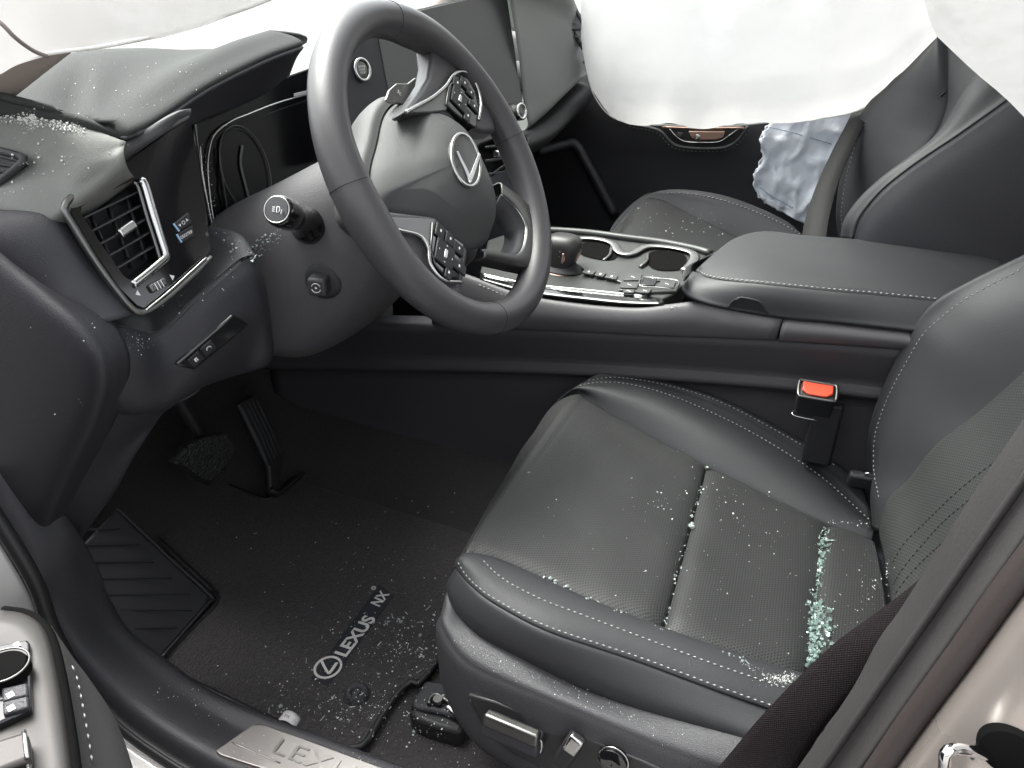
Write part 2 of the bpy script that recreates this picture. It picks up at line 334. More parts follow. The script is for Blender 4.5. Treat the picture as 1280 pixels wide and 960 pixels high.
# driver side windscreen pillar trim, its foot on the dashboard corner
pil = thing('windscreen_pillar', 'beige windscreen pillar trim rising from the dashboard corner', 'pillar', (-.66, .80, .74))
a0, a1 = X(-60,182,-.62), X(89,64,-.62); pd = (a1-a0).normalized()
lo = [a0-pd*.1, a0, a1, a1+pd*.20, V((-.59,.36,1.17))]
loft('pillar_trim', [[p+V((.004,.05,-.01)) for p in lo], lo, [p+V((-.03,-.01,.03)) for p in lo], [p+V((-.07,.02,.06)) for p in lo], [p+V((-.09,.07,.05)) for p in lo]], pillar_m, pil, 20, 5, th=.004)
# passenger side windscreen pillar
pil2 = thing('windscreen_pillar', 'far windscreen pillar trim behind the white curtain airbag', 'pillar', (.68, .95, .74))
tube('pillar_trim', [V((.70,1.15,.72)), V((.66,.78,1.0)), V((.62,.36,1.2))], .035, pillar_m, pil2)

# ================================================================== dashboard
dash = thing('dashboard', 'black dashboard with driver vent panel, instrument binnacle and centre stack', 'dashboard', (0, .9, .5))
# --- end cap facing the open door
bord = Xs([(-30,288),(0,307),(31,334),(75,371),(109,402),(132,436),(138,465),(134,496),(119,536),(94,586),(69,642),(48,683),(35,712)], -.676)
c1 = [p+V((-.012, .006, 0)) for p in bord]; c2 = [p+V((-.017, .05, 0)) for p in bord]; c3 = [p+V((-.02, .16, 0)) for p in bord]; c4 = [p+V((-.03, .5, -.02)) for p in bord]
loft('end_cap', [[p+V((.02, 0, 0)) for p in bord], bord, c1, c2, c3, c4], plastic, dash, 48, 5, th=.003)
# --- upper end panel between the end cap and the vent bezel
L1 = Xs([(-30,262,-.672),(0,264,-.668),(30,267,-.665),(60,271,-.658),(78,290,-.655),(118,345,-.648),(165,394,-.640)], 0)
L2 = Xs([(-30,292,-.68),(0,311,-.68),(31,338,-.679),(60,362,-.676),(80,378,-.674),(98,394,-.67),(112,404,-.668)], 0)
mid = [a.lerp(b, .5)+V((-.006,-.004,0)) for a, b in zip(sp(L1, 14), sp(L2, 14))]
loft('upper_end_panel', [[p+V((.02,.015,.0)) for p in L1], L1, mid, L2, [p+V((.02,.0,-.006)) for p in L2]], plastic, dash, 30, 5, th=.003)
# --- padded top corner with the side window vent
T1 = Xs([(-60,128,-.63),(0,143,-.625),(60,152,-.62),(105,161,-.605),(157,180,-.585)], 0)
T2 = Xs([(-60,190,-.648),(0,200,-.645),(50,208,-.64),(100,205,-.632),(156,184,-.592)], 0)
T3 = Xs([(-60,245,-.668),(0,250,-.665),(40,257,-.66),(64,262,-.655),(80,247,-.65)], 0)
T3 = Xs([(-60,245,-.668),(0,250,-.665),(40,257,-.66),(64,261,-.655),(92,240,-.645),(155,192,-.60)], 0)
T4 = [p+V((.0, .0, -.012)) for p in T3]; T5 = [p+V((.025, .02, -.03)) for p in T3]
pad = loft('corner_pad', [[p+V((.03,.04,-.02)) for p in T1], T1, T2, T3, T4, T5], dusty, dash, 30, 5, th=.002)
# side window demister outlet
vp = [X(-40,186,-.647), X(0,192,-.646), X(28,199,-.645), X(34,205,-.646), X(10,226,-.654), X(-5,236,-.657), X(-40,240,-.66)]
vp = [p+V((-.004,-.002,.004)) for p in vp]
dv = tube('demister_frame', vp, .0035, plastic_l, dash, True, 40)
vn = (vp[2]-vp[0]).cross(vp[5]-vp[0]).normalized()
prism('demister_well', [p+V((.002,.001,-.001)) for p in vp], V((.02,.01,-.02)), dark, dash, 0)
for k in range(5):
    a = vp[1].lerp(vp[6], .1+.2*k); b = vp[3].lerp(vp[5], .05+.2*k); tube('demister_slat', [a.lerp(b, -.3), b], .0015, plastic, dash, n=6, seg=6)
# --- dash top pad / binnacle hood
H1 = [X(-60,122,-.635), X(0,134,-.63), X(60,148,-.62), X(110,158,-.605), X(146,171,-.585)] + Ys([(165,168,.715),(200,150,.73),(260,110,.75),(330,75,.77),(378,57,.79)], 0)
H1b = [p+V((0,.012,.010)) for p in H1]
H2 = [p+V((0,.05,.016)) for p in H1]; H3 = Ys([(-90,112,.93),(0,98,.93),(90,66,.93),(170,60,.93),(230,62,.93),(300,64,.93),(345,60,.93),(382,50,.93)], 0)
H4 = [V((p.x, 1.10, p.z-.065)) for p in H3]; H5 = [V((p.x*1.02, 1.34, .60)) for p in H3]
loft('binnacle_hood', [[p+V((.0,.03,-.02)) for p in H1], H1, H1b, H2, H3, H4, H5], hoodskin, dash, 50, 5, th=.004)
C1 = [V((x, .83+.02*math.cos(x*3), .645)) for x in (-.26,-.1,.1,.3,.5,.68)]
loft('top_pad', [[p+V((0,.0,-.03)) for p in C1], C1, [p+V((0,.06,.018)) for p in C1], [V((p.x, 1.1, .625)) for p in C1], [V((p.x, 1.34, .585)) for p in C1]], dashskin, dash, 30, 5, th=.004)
# underside of the hood
U1 = H1[4:]; U2 = Ys([(170,178,.74),(205,165,.76),(245,152,.80),(280,138,.82),(330,115,.83),(360,92,.84)], 0)
loft('hood_underside', [U1, [a.lerp(b,.5)+V((0,0,.004)) for a, b in zip(sp(U1,8), sp(U2,8))], U2], plastic, dash, 30, 5, th=.003)
# --- ledge above the vent bezel
GA = Xs([(64,263,-.655),(110,227,-.627),(152,192,-.594),(163,176,-.580),(190,160,-.553),(224,141,-.52),(238,138,-.505)], 0); GB = Xs([(82,254,-.653),(120,225,-.622),(158,196,-.588),(178,182,-.57),(200,168,-.548),(222,153,-.52),(236,146,-.507)], 0)
loft('vent_ledge', [[p+V((.006,.02,-.006)) for p in GA], GA, GB, [p+V((.002,.012,-.004)) for p in GB]], plastic_l, dash, 40, 4, th=.002, lin=True)
# --- vent panel in piano black
pTL, pBL, pR = X(85,255,-.652), X(176,388,-.632), X(240,155,-.505)
vN = (pR-pTL).cross(pBL-pTL).normalized()
if vN.y > 0: vN = -vN
def VP(px, py, h=0): return PL(px, py, pTL+vN*h, vN)
vu = (VP(172,240)-VP(108,271)).normalized(); vv = vN.cross(vu).normalized()
panel_o = [(88,257),(120,232),(150,208),(222,158),(234,151),(240,158),(245,185),(253,235),(262,300),(263,314),(240,338),(200,371),(184,385),(174,384),(150,360),(118,315),(92,272)]
vent_hole = [(99,260),(135,239),(172,223),(178,232),(190,272),(203,312),(203,320),(186,334),(163,350),(155,346),(128,307),(103,270)]
# panel with an opening: bridge outline and hole as a ring of quads
po = resample([VP(*q) for q in panel_o]+[VP(*panel_o[0])], 72); ho = resample([VP(*q) for q in vent_hole]+[VP(*vent_hole[0])], 72)
hc = sum(ho, V((0,0,0)))/72
def ang(p): d = p-hc; return math.atan2(d.dot(vv), d.dot(vu))
po2 = sorted(po[:-1], key=ang); ho2 = sorted(ho[:-1], key=ang)
rows = [[p-vN*.006 for p in po2], po2, [p.lerp(q, .5) for p, q in zip(po2, ho2)], ho2, [p-vN*.03 for p in ho2]]
for r in rows: r.append(r[0])
panel = grid('vent_panel', rows, gloss, dash, False, smooth=False)
bez = tube('bezel_trim', [VP(*q, .002) for q in [(234,145),(195,169),(160,194),(112,230),(86,250),(80,262),(90,280),(120,328),(148,366),(166,386),(180,391),(205,376),(240,346),(264,322)]], .0032, darkmetal, panel, n=60, seg=8)
tube('bezel_line', [VP(*q, .0045) for q in [(182,388),(215,361),(258,322)]], .0011, satin, panel, n=20, seg=6)
vent = make('vent_well', [p-vN*.029 for p in ho2], [tuple(range(len(ho2)))], dark, dash, False)
for k in range(4):
    a, b = VP(120+k*14,278+k*13-14*k*.9,-.02), VP(150+k*14,345-14*k*.9,-.02)
    tube('vent_vane', [VP(112+k*22, 268-k*11, -.018), VP(147+k*17, 345-k*10, -.018)], .0012, plastic, vent, n=4, seg=6, flat=4, up=vN)
for a, b in [((104,273),(174,239)),((113,290),(180,255)),((122,307),(186,272)),((131,323),(192,288)),((142,338),(196,306))]:
    A, B = VP(*a,-.006), VP(*b,-.006); d = (B-A).normalized(); u = (vN*.93+vv*.0).normalized(); w = d.cross(vN).normalized()
    rbox('vent_slat', (A+B)/2-vN*.008, (d, vN, w), ((B-A).length/2, .009, .0009), plastic_l, vent, .0006)
tb = rbox('vent_tab', (VP(146,294)+VP(166,280))/2+vN*.0, ((VP(166,280)-VP(146,294)).normalized(), vN, (VP(166,280)-VP(146,294)).normalized().cross(vN)), (.0095,.007,.0042), satin, vent, .002, 3)
br = [VP(*q, .001) for q in [(175,224),(181,231),(192,268),(204,306),(208,320),(203,326),(185,341),(166,356)]]
brk = tube('vent_bracket', br, .0042, satin, vent, n=40, seg=8, flat=.7, up=vN)
tube('vent_bracket_inner', [p+vv*.0 - vu*.007+vN*-.001 for p in br[:5]], .0018, darkmetal, vent, n=30)
A, B = VP(181,365), VP(211,349); d = (B-A).normalized()
tw = rbox('vent_thumbwheel', (A+B)/2, (d, vN, d.cross(vN)), (.0095,.004,.0042), darkmetal, panel, .002, 3)
for k in (-1, 0, 1): rbox('wheel_rib', (A+B)/2+d*(.0035*k)+vN*.004, (d, vN, d.cross(vN)), (.0006,.0008,.0038), satin, tw, .0002)
for s, q in ((-1, (174,366)), (1, (214,347))):
    c = VP(*q, .0006); prism('arrow_mark', [c+d*(.004*s), c+d.cross(vN)*.003, c-d.cross(vN)*.003], -vN*.0005, white_p, panel, 0)
for nm, q, tx in (('light_dimmer_button', [(216,280),(234,266),(238,279),(220,291)], None), ('trip_button', [(220,293),(239,282),(242,296),(223,305)], 'ODO/TRIP')):
    P4 = [VP(*z_) for z_ in q]; b_ = prism(nm, [p+vN*.003 for p in P4], -vN*.004, dark, panel, .0008)
    e0 = (P4[1]-P4[0]).normalized(); f0 = vN.cross(e0).normalized(); c = sum(P4, V())/4+vN*.0034
    if f0.z < 0: f0 = -f0
    rbox('button_light', P4[0].lerp(P4[3], .5)+vN*.003+e0*.0006, (e0, f0, vN), (.0009,.0045,.0006), blue_p, b_, .0003)
    if tx: text('lettering', tx, .0042, c, e0, f0, white_p, b_, .0001, 0, .75)
    else:
        ring('icon_ring', c, (e0, f0), .0016, .0003, white_p, b_, 16, seg=5)
        for s in (-1, 1):
            cc = c+e0*(.0048*s); prism('icon_arrow', [cc+f0*(.0016*s), cc-f0*(.001*s)+e0*.0014, cc-f0*(.001*s)-e0*.0014], vN*.0002, white_p, b_, 0)
# --- knee panel
def lerpc(a, b, t): return [p.lerp(q, t) for p, q in zip(a, b)]
KX = (-.668,-.645,-.612,-.57,-.520,-.505,-.49)
S0 = Xs([(106,398,-.655),(148,397,-.630),(182,393,-.594),(225,365,-.552),(270,322,-.502),(290,303,-.488),(300,296,-.476)], 0)
S1k = Xs([(113,406,KX[0]),(152,410,KX[1]),(196,417,KX[2]),(248,371,KX[3]),(296,330,KX[4]),(310,322,KX[5]),(318,322,KX[6])], 0)
S2k = Xs([(134,436,KX[0]),(170,440,KX[1]),(205,438,KX[2]),(258,396,KX[3]),(308,356,KX[4]),(321,352,KX[5]),(329,358,KX[6])], 0)
S3k = Xs([(138,470,KX[0]),(176,476,KX[1]),(214,470,KX[2]),(265,432,KX[3]),(316,402,KX[4]),(329,402,KX[5]),(336,408,KX[6])], 0)
S4k = Xs([(132,500,KX[0]),(172,512,KX[1]),(214,503,KX[2]),(256,478,KX[3]),(300,462,KX[4]),(327,455,KX[5]),(336,452,KX[6])], 0)
kp = loft('knee_panel', [[p+V((.01,.05,.0)) for p in S0], S0, lerpc(S0,S1k,.86), S1k, lerpc(S1k,S2k,.12), S2k, S3k, S4k, [p+V((.01,.05,-.02)) for p in S4k]], plastic, dash, 44, 6, th=.003)
B1 = Xs([(132,498),(119,536),(94,586),(69,642),(48,683),(35,712)], -.668); B2 = Xs([(190,510,-.625),(168,540,-.63),(140,580,-.64),(112,632,-.65),(82,672,-.655),(60,705,-.66)], 0)
B3 = Xs([(250,488,-.575),(214,503,-.59),(187,540,-.61),(168,570,-.62),(143,615,-.63),(104,668,-.645)], 0)
loft('kick_trim', [[p+V((.012,0,0)) for p in B1], B1, B2, B3, [p+V((.03,.06,0)) for p in B3]], plastic, dash, 30, 6, th=.003)
# dark underside of the dash over the footwell
loft('dash_underside', [[p+V((.0,.03,-.004)) for p in S4k[2:]]+[V((-.3,.72,.44)), V((-.1,.75,.42))], [V((-.57,.95,.33)), V((-.4,.98,.36)), V((-.25,.98,.38)), V((-.08,.98,.38))], [V((-.6,1.3,.40)), V((-.4,1.3,.42)), V((-.08,1.3,.44))]], dark, dash, 30, 5, th=.004)
# switch strip in the knee panel
def hit(px, py, o):
    bpy.context.view_layer.update()
    dg = bpy.context.evaluated_depsgraph_get(); ob = o.evaluated_get(dg); mi = o.matrix_world.inverted()
    d = sight(px, py).normalized(); ok, loc, nrm, _ = ob.ray_cast(mi @ CAM, mi.to_3x3() @ d)
    if not ok: return None, None
    nw = (o.matrix_world.to_3x3() @ nrm).normalized()
    if nw.dot(d) > 0: nw = -nw
    return o.matrix_world @ loc, nw
kq = [hit(q[0], q[1], kp)[0] for q in ((222,455),(290,397),(309,407),(246,461))]
kN = (kq[1]-kq[0]).cross(kq[3]-kq[0]).normalized(); kN = kN if kN.y < 0 else -kN
kM = max(((q-kq[0]).dot(kN) for q in [hit(266,428,kp)[0], hit(280,412,kp)[0], hit(240,450,kp)[0]]+kq))
kO, k1, k2, k3 = [PL(q[0], q[1], kq[0]+kN*(kM+.001), kN) for q in ((219,456),(291,393),(312,406),(244,463))]
ksw = prism('switch_strip', [kO, k1, k2, k3], -kN*.012, MATS['piano_black'], dash, .002)
ke = (k1-kO).normalized(); kf = kN.cross(ke).normalized(); kf = kf if kf.z > 0 else -kf
for i_, (tx) in enumerate(('o', 'n')):
    c = (kO+k3)/2+(k1-kO)*(.17+.22*i_)+kN*.001
    b_ = rbox('switch_button', c, (ke, kf, kN), (.0072,.0058,.0012), dark, ksw, .0012, 3)
    if i_ == 0:
        rbox('icon', c+kN*.0014, (ke, kf, kN), (.0018,.0021,.0002), white_p, b_, .0004); ring('icon_ring', c+kN*.0016+ke*.0012-kf*.001, (ke, kf), .0013, .0003, dark, b_, 12, seg=4)
    else: tube('icon', [c+kN*.0015+ke*.0026*math.cos(a)+kf*(.002*math.sin(a)) for a in (-.3,.6,1.5,2.4,3.3)], .0005, white_p, b_, n=14, seg=5)
# --- instrument cluster
clN = V((.08,-.97,.22)).normalized(); clO = V((-.36,.82,.61))
def CL(px, py, h=0): return PL(px, py, clO+clN*h, clN)
prism('cluster_lens', [CL(*q) for q in [(238,148),(300,118),(392,84),(470,60),(500,150),(420,260),(345,300),(285,318),(262,312),(250,240)]], -clN*.01, MATS['display_dark'] if 'display_dark' in MATS else mat('display_dark', (.005,.005,.006), .25, spec=.12), dash, .001)
lens = [(410,112),(370,122),(340,131),(312,142),(288,152),(268,168),(261,190),(260,219),(266,269),(276,304)]
tube('cluster_frame', [CL(*q, .003) for q in lens], .0012, satin, dash, n=50, seg=6)
tube('cluster_rim', [CL(*q, .002) for q in [(240,150),(244,185),(252,240),(262,300),(274,320)]], .005, gloss, dash, n=30)
tube('cluster_rim_line', [CL(*q, .009) for q in [(250,182),(253,215),(260,255),(268,290),(277,310)]], .0010, satin, dash, n=24, seg=6)
tube('dial_glint', [CL(274,184,.004), CL(277,215,.004), CL(284,262,.004)], .0010, MATS['dial_grey'] if 'dial_grey' in MATS else plastic_l, dash, n=12)
cl = [CL(*q) for q in [(272,175),(285,160),(345,138),(470,95),(470,180),(400,228),(330,268),(285,285),(272,240)]]
disp = prism('cluster_display', [p+clN*.002 for p in cl], -clN*.002, MATS['display_dark'], dash, .0005)
dc = CL(308,212, .005); du = V((1,.08,0)).normalized(); dvv = clN.cross(du)
dial = ring('dial_ring', dc, (du, dvv), .046, .0006, mat('dial_metal', (.13,.13,.13), .4, .5), dash, 60, ry=.054)
ring('dial_inner_ring', dc-clN*.001, (du, dvv), .044, .0004, plastic_l, dial, 60, ry=.050)
tube('dial_glint', [CL(303,182,.004), CL(301,205,.004), CL(308,235,.004), CL(313,255,.004)], .0022, mat('dial_grey', (.09,.10,.10), .4), dash, n=16, flat=.3, up=clN)
rbox('cluster_label', CL(376,117,.004), ((CL(390,114)-CL(361,121)).normalized(), clN, EZ), (.017,.0006,.0022), white_p, dash, .0004)
tube('cluster_gutter', [Y(296,326,.74), Y(322,305,.76), Y(352,284,.78)], .012, plastic, dash, n=12, seg=8)
# panel between the cluster and the screen, start button
sN = V((-.16,-.96,.22)).normalized(); sO = V((-.09,.79,.70))
def SC(px, py, h=0): return PL(px, py, sO+sN*h, sN)
prism('centre_bezel', [SC(*q) for q in [(418,70),(440,40),(475,20),(492,150),(470,190),(420,200)]], -sN*.03, plastic, dash, .002)
sb = lathe('start_button', SC(453,87,.004), sN, [(.0,.0),(.0105,.0),(.0115,-.0008),(.0118,-.006)], darkmetal, dash)
ring('start_ring', SC(453,87,.003), (sN.orthogonal().normalized(), sN.cross(sN.orthogonal().normalized())), .0145, .0026, satin, sb, 40)
sx_ = V((1,-.16,0)).normalized(); text('lettering', 'ENGINE\nSTART\nSTOP', .0042, SC(453,87,.0048), sx_, sN.cross(sx_), white_p, sb, .0001)
# --- centre screen
scr_o = [SC(462,50),SC(470,32),SC(537,17),SC(602,0),SC(640,-8)]
b0, b1, b2, b3 = SC(466,24), SC(633,-14), SC(657,150), SC(489,150)
ds = thing('centre_screen', 'large dark touch screen in the centre of the dashboard behind the wheel', 'screen', b3)
prism('screen_housing', [b0, b1, b2, b3], -sN*.018, dark, ds, .003)
sc_i = [b0.lerp(b2, .012), b1.lerp(b3, .012), b2.lerp(b0, .012), b3.lerp(b1, .012)]
prism('screen_glass', [p+sN*.0015 for p in sc_i], -sN*.004, screen_m, ds, .0012)
prism('screen_border', [p+sN*.002 for p in (b1.lerp(b0,.10).lerp(b2,.02), b1.lerp(b0,.012).lerp(b2,.02), b2.lerp(b3,.012).lerp(b1,.02), b2.lerp(b3,.10).lerp(b1,.02))], -sN*.001, dark, ds, 0) if False else None
# rotary knob under the screen
kc = SC(645,140,.010)
kn = lathe('temperature_knob', kc, sN, [(0,.012),(.011,.012),(.0135,.010),(.0145,.004),(.016,0),(.016,-.012)], darkmetal, ds, 32)
ring('knob_ring', kc+sN*.012, (sN.orthogonal().normalized(), sN.cross(sN.orthogonal().normalized())), .0125, .0026, chrome, kn, 40)
# --- centre stack below the screen with air outlets
cs = thing('centre_stack', 'dark centre stack with air outlets seen between steering wheel rim and hub', 'console', V((.12,.8,.3)))
prism('stack_panel', [V((-.10,.80,.60)), V((.30,.735,.60)), V((.26,.70,.44)), V((-.10,.76,.42))], V((0,.06,0)), gloss, cs, .004)
for k in range(4):
    A, B = SC(600,168+k*17,.004), SC(637,163+k*17,.004); rbox('outlet_slat', (A+B)/2, ((B-A).normalized(), sN, (B-A).normalized().cross(sN)), (.022,.006,.0018), satin if k == 0 else plastic_l, cs, .0008)
rbox('outlet_tab', SC(622,192,.012), (EX, EY, EZ), (.006,.006,.006), satin, cs, .002)
# --- passenger side
D1 = Xs([(628,-40,.24),(645,-30,.29),(700,-20,.5),(712,2,.60),(738,62,.67)], 0)
D2 = Xs([(637,0,.27),(665,4,.38),(700,20,.52),(722,45,.62),(739,68,.68)], 0)
D3 = Xs([(647,60,.285),(675,60,.40),(705,64,.52),(728,70,.62),(742,76,.68)], 0)
D4 = Xs([(655,130,.30),(682,112,.40),(708,98,.52),(728,90,.62),(741,84,.68)], 0)
D5 = Xs([(659,158,.305),(685,136,.41),(708,114,.52),(726,98,.61),(738,90,.67)], 0)
D6 = [p+V((0,.03,-.012)) for p in D5]; D7 = [p+V((0,.12,-.015)) for p in D5]
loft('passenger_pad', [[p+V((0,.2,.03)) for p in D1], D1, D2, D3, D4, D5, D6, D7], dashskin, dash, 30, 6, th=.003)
text('lettering', 'SRS AIRBAG', .007, X(729,77,.60)+V((0,-.004,.0)), V((1,.1,0)), EZ, dark, dash, .0002)
pv = thing('passenger_air_vent', 'slatted air vent at the far end of the dashboard beside the airbag', 'vent', X(715,25,.60))
tube('vent_surround', Xs([(690,-6),(712,4),(728,28),(735,55),(728,60),(718,42),(702,18)], .59), .004, plastic_l, pv, True, 40)
for k in range(8):
    c = X(695+5.0*k, -4+8.2*k, .592); rbox('vent_slat', c, (V((1,.3,0)).normalized(), V((-.3,1,0)).normalized(), EZ), (.014,.01,.0018), dark if k % 2 else darkmetal, pv, .0005)
tube('vent_trim', Xs([(694,-8),(716,8),(731,30),(737,58)], .60), .003, darkmetal, pv, n=20)
# glove box face and lower dash in the far footwell
gb = loft('glove_box', [[p+V((0,.05,-.02)) for p in D5], Xs([(655,185,.22),(690,170,.38),(725,135,.60),(740,120,.68)], 0), [V((.14,.83,.42)), V((.3,.83,.43)), V((.5,.84,.44)), V((.70,.86,.45))], [V((.14,.92,.22)), V((.3,.93,.22)), V((.5,.94,.22)), V((.70,.95,.22))], [V((.14,1.2,.10)), V((.3,1.2,.1)), V((.5,1.2,.1)), V((.70,1.2,.1))]], dark, dash, 24, 6, th=.004)

# ================================================================== steering wheel and column
tW = R_(29.76); Wc = V((-.3486, .5155, .6488)); wu = EX; wv = V((0, math.sin(tW), math.cos(tW))); wn_ = V((0, -math.cos(tW), math.sin(tW)))
STEER = R_(37)
WM = Matrix(((wu.x, wv.x, wn_.x, Wc.x), (wu.y, wv.y, wn_.y, Wc.y), (wu.z, wv.z, wn_.z, Wc.z), (0,0,0,1))) @ Matrix.Rotation(STEER, 4, 'Z')
sw = thing('steering_wheel', 'black leather three spoke steering wheel turned left, silver emblem on its hub', 'steering wheel', None, mw=WM)
RR = .1695
def rimpt(a, r=RR, z=0): return V((r*math.cos(a), r*math.sin(a), z))
wleather = mat('wheel_leather', (.054, .052, .056), .40, bump=('voro', 1300, .00015), rvar=.06, vscale=9)
wplastic = mat('wheel_hub_skin', (.058, .059, .059), .6, bump=('voro', 1500, .00025), var=.06)
rows = []
for i in range(145):
    a = 2*math.pi*i/144; dg_ = math.degrees(a) % 360
    g = max(0, 1-min(abs(dg_-32), abs(dg_-148))/26.)      # thumb grips
    rr_, rz = .0178+.0025*g, .0192+.0025*g; off_ = -.003*g
    rows.append([rimpt(a, RR+off_+rr_*math.cos(b), rz*math.sin(b)) for b in [2*math.pi*k/20 for k in range(20)]])
rim = grid('rim', rows, wleather, sw, True)
for dg_ in (45, 137, 217, 326):
    a = R_(dg_); c = rimpt(a, RR-.0012 if dg_ < 180 else RR); e = V((math.cos(a), math.sin(a), 0))
    s_ = 1.06 if dg_ < 180 else 1.0
    ring('rim_seam', c, (e, EZ), (.0179*s_), .0004, threadd, rim, 32, ry=.0193*s_, seg=5)
# lacing along the inside of the rim
P = []
for k in range(90):
    a = R_(-36+ k*.8*.9)
    P.append(rimpt(a, RR-.0170, .006*(1 if k % 2 else -1)))
tube('rim_lacing', P, .0006, threadd, rim, raw=True, seg=5)
P2 = [V((p.x*-1, p.y, p.z)) for p in P]
tube('rim_lacing', P2, .0006, threadd, rim, raw=True, seg=5)
WI = WM.inverted()
def WP(px, py, h): return WI @ PL(px, py, Wc+wn_*h, wn_)
fo = [(0,.064,-.028),(.040,.064,-.028),(.066,.056,-.028),(.0615,.044,-.010),(.0575,.031,.005),(.058,.018,.012),(.059,-.003,.015),(.055,-.022,.014),(.046,-.041,.011),(.032,-.065,.007),(.018,-.080,.004),(0,-.084,.003)]
bo = [(0,.067,-.036),(.042,.067,-.036),(.075,.056,-.037),(.0795,.042,-.034),(.078,.022,-.018),(.0765,.006,-.010),(.0765,-.014,-.008),(.077,-.032,-.008),(.071,-.052,-.009),(.050,-.076,-.011),(.022,-.094,-.014),(0,-.098,-.016)]
def loopify(h): return dense([V(q) for q in h]+[V((-x, y, z)) for x, y, z in h[-2:0:-1]], True, 6)
fullo, baseo = loopify(fo), loopify(bo)
cen = V((0,.0,.0275))
def face(s): return [V((cen.x+(p.x-cen.x)*s, cen.y+(p.y-cen.y)*s, cen.z+(p.z-cen.z)*(s**2.8))) for p in fullo]
def wall(t): return [p.lerp(q, t) for p, q in zip(fullo, baseo)]
pad_ = grid('hub_pad', [[p+V((0,0,-.02)) for p in wall(1.0)], wall(1.0), wall(.7), wall(.3), wall(.10), wall(.04), wall(.01), face(.997), face(.985), face(.97), face(.94), face(.85), face(.7), face(.5), face(.3), face(.12), face(0)], wplastic, sw, True)
full = [(p.x, p.y) for p in baseo]
loft('hub_shell', [[V((x*1.03, y*1.03, -.040)) for x, y in full], [V((x*1.12, y*1.16, -.046)) for x, y in full], [V((x*1.14, y*1.20, -.062)) for x, y in full], [V((x*1.08, y*1.12, -.085)) for x, y in full], [V((x*.9, y*.9, -.10)) for x, y in full]], wplastic, sw, 60, 5, closed=True)
# emblem
em = lathe('emblem', V((0,.0,.0265)), EZ, [(0,.0022),(.032,.0010),(.034,-.0012),(.035,-.005)], mat('emblem_field', (.05,.05,.05), .35), sw, 48)
for v_ in em.data.vertices: v_.co.y = v_.co.y*.70
ring('emblem_ring', V((0,.0,.0272)), (EX, EY), .0335, .0021, satin, em, 64, ry=.0235, seg=8)
def ribbon(name, pts, w, m, parent, z=.034, th=.0022):
    P = sp([V((p[0], p[1], z)) for p in pts], 24); L_, R2 = [], []
    for i, p in enumerate(P):
        t = (P[min(i+1,23)]-P[max(i-1,0)]).normalized(); nn = V((-t.y, t.x, 0)); L_.append(p+nn*w(i/23)); R2.append(p-nn*w(i/23))
    return prism(name, L_+R2[::-1], V((0,0,-th)), m, parent, .0004)
ribbon('emblem_letter', [WP(*q, .030) for q in ((572,189),(577,200),(583,212),(588,225))], lambda t: .0018+.0012*t, satin, em, .0302)
ribbon('emblem_letter', [WP(*q, .030) for q in ((587,226),(592,214),(596,203),(600,192))], lambda t: .0028-.001*t, satin, em, .0301)
text('airbag_mark', 'SRS AIRBAG', .0045, V((.022,-.060,.0135)), V((1,.0,-.15)), V((-.05,1,.2)), dark, pad_, .0002)
# side spokes, traced on the near side and mirrored
SIDES = (dict(spk=[(480,262),(466,272),(470,300),(500,337),(540,367),(575,386),(579,366),(582,342),(587,312),(545,270)], ins=[(486,271),(545,273),(540,312),(534,306),(523,292),(494,285)],
    trm=[(480,268),(484,276),(494,286),(523,294),(535,309),(538,331),(554,350),(577,353)], bpl=[(541,276),(556,288),(580,305),(579,330),(575,349),(558,347),(544,330),(539,310)],
    keys=(((550,289),.0085,.0065),((562,299),.0075,.0065),((573,311),.0065,.008),((556,318),.0145,.0135),((573,333),.0062,.0115),((560,341),.008,.0045))),
  dict(spk=[(506,140),(524,116),(537,96),(541,74),(538,50),(560,56),(588,82),(610,122),(622,165),(604,165),(585,155),(545,142)], ins=[(512,140),(541,124),(557,110),(563,103),(566,120),(558,138),(540,140)],
    trm=[(508,140),(524,131),(541,121),(557,107),(566,94),(576,89.5),(587,93),(597,110),(601,130),(598,150)], bpl=[(561,107),(569,97),(577,94),(585,98),(594,114),(598,133),(595,160),(582,152),(568,140),(558,130)],
    keys=(((571,104),.0080,.0065),((580,104),.0065,.0070),((588,116),.0055,.0065),((574,124),.0135,.0125),((592,133),.0052,.009),((584,145),.0095,.0050))))
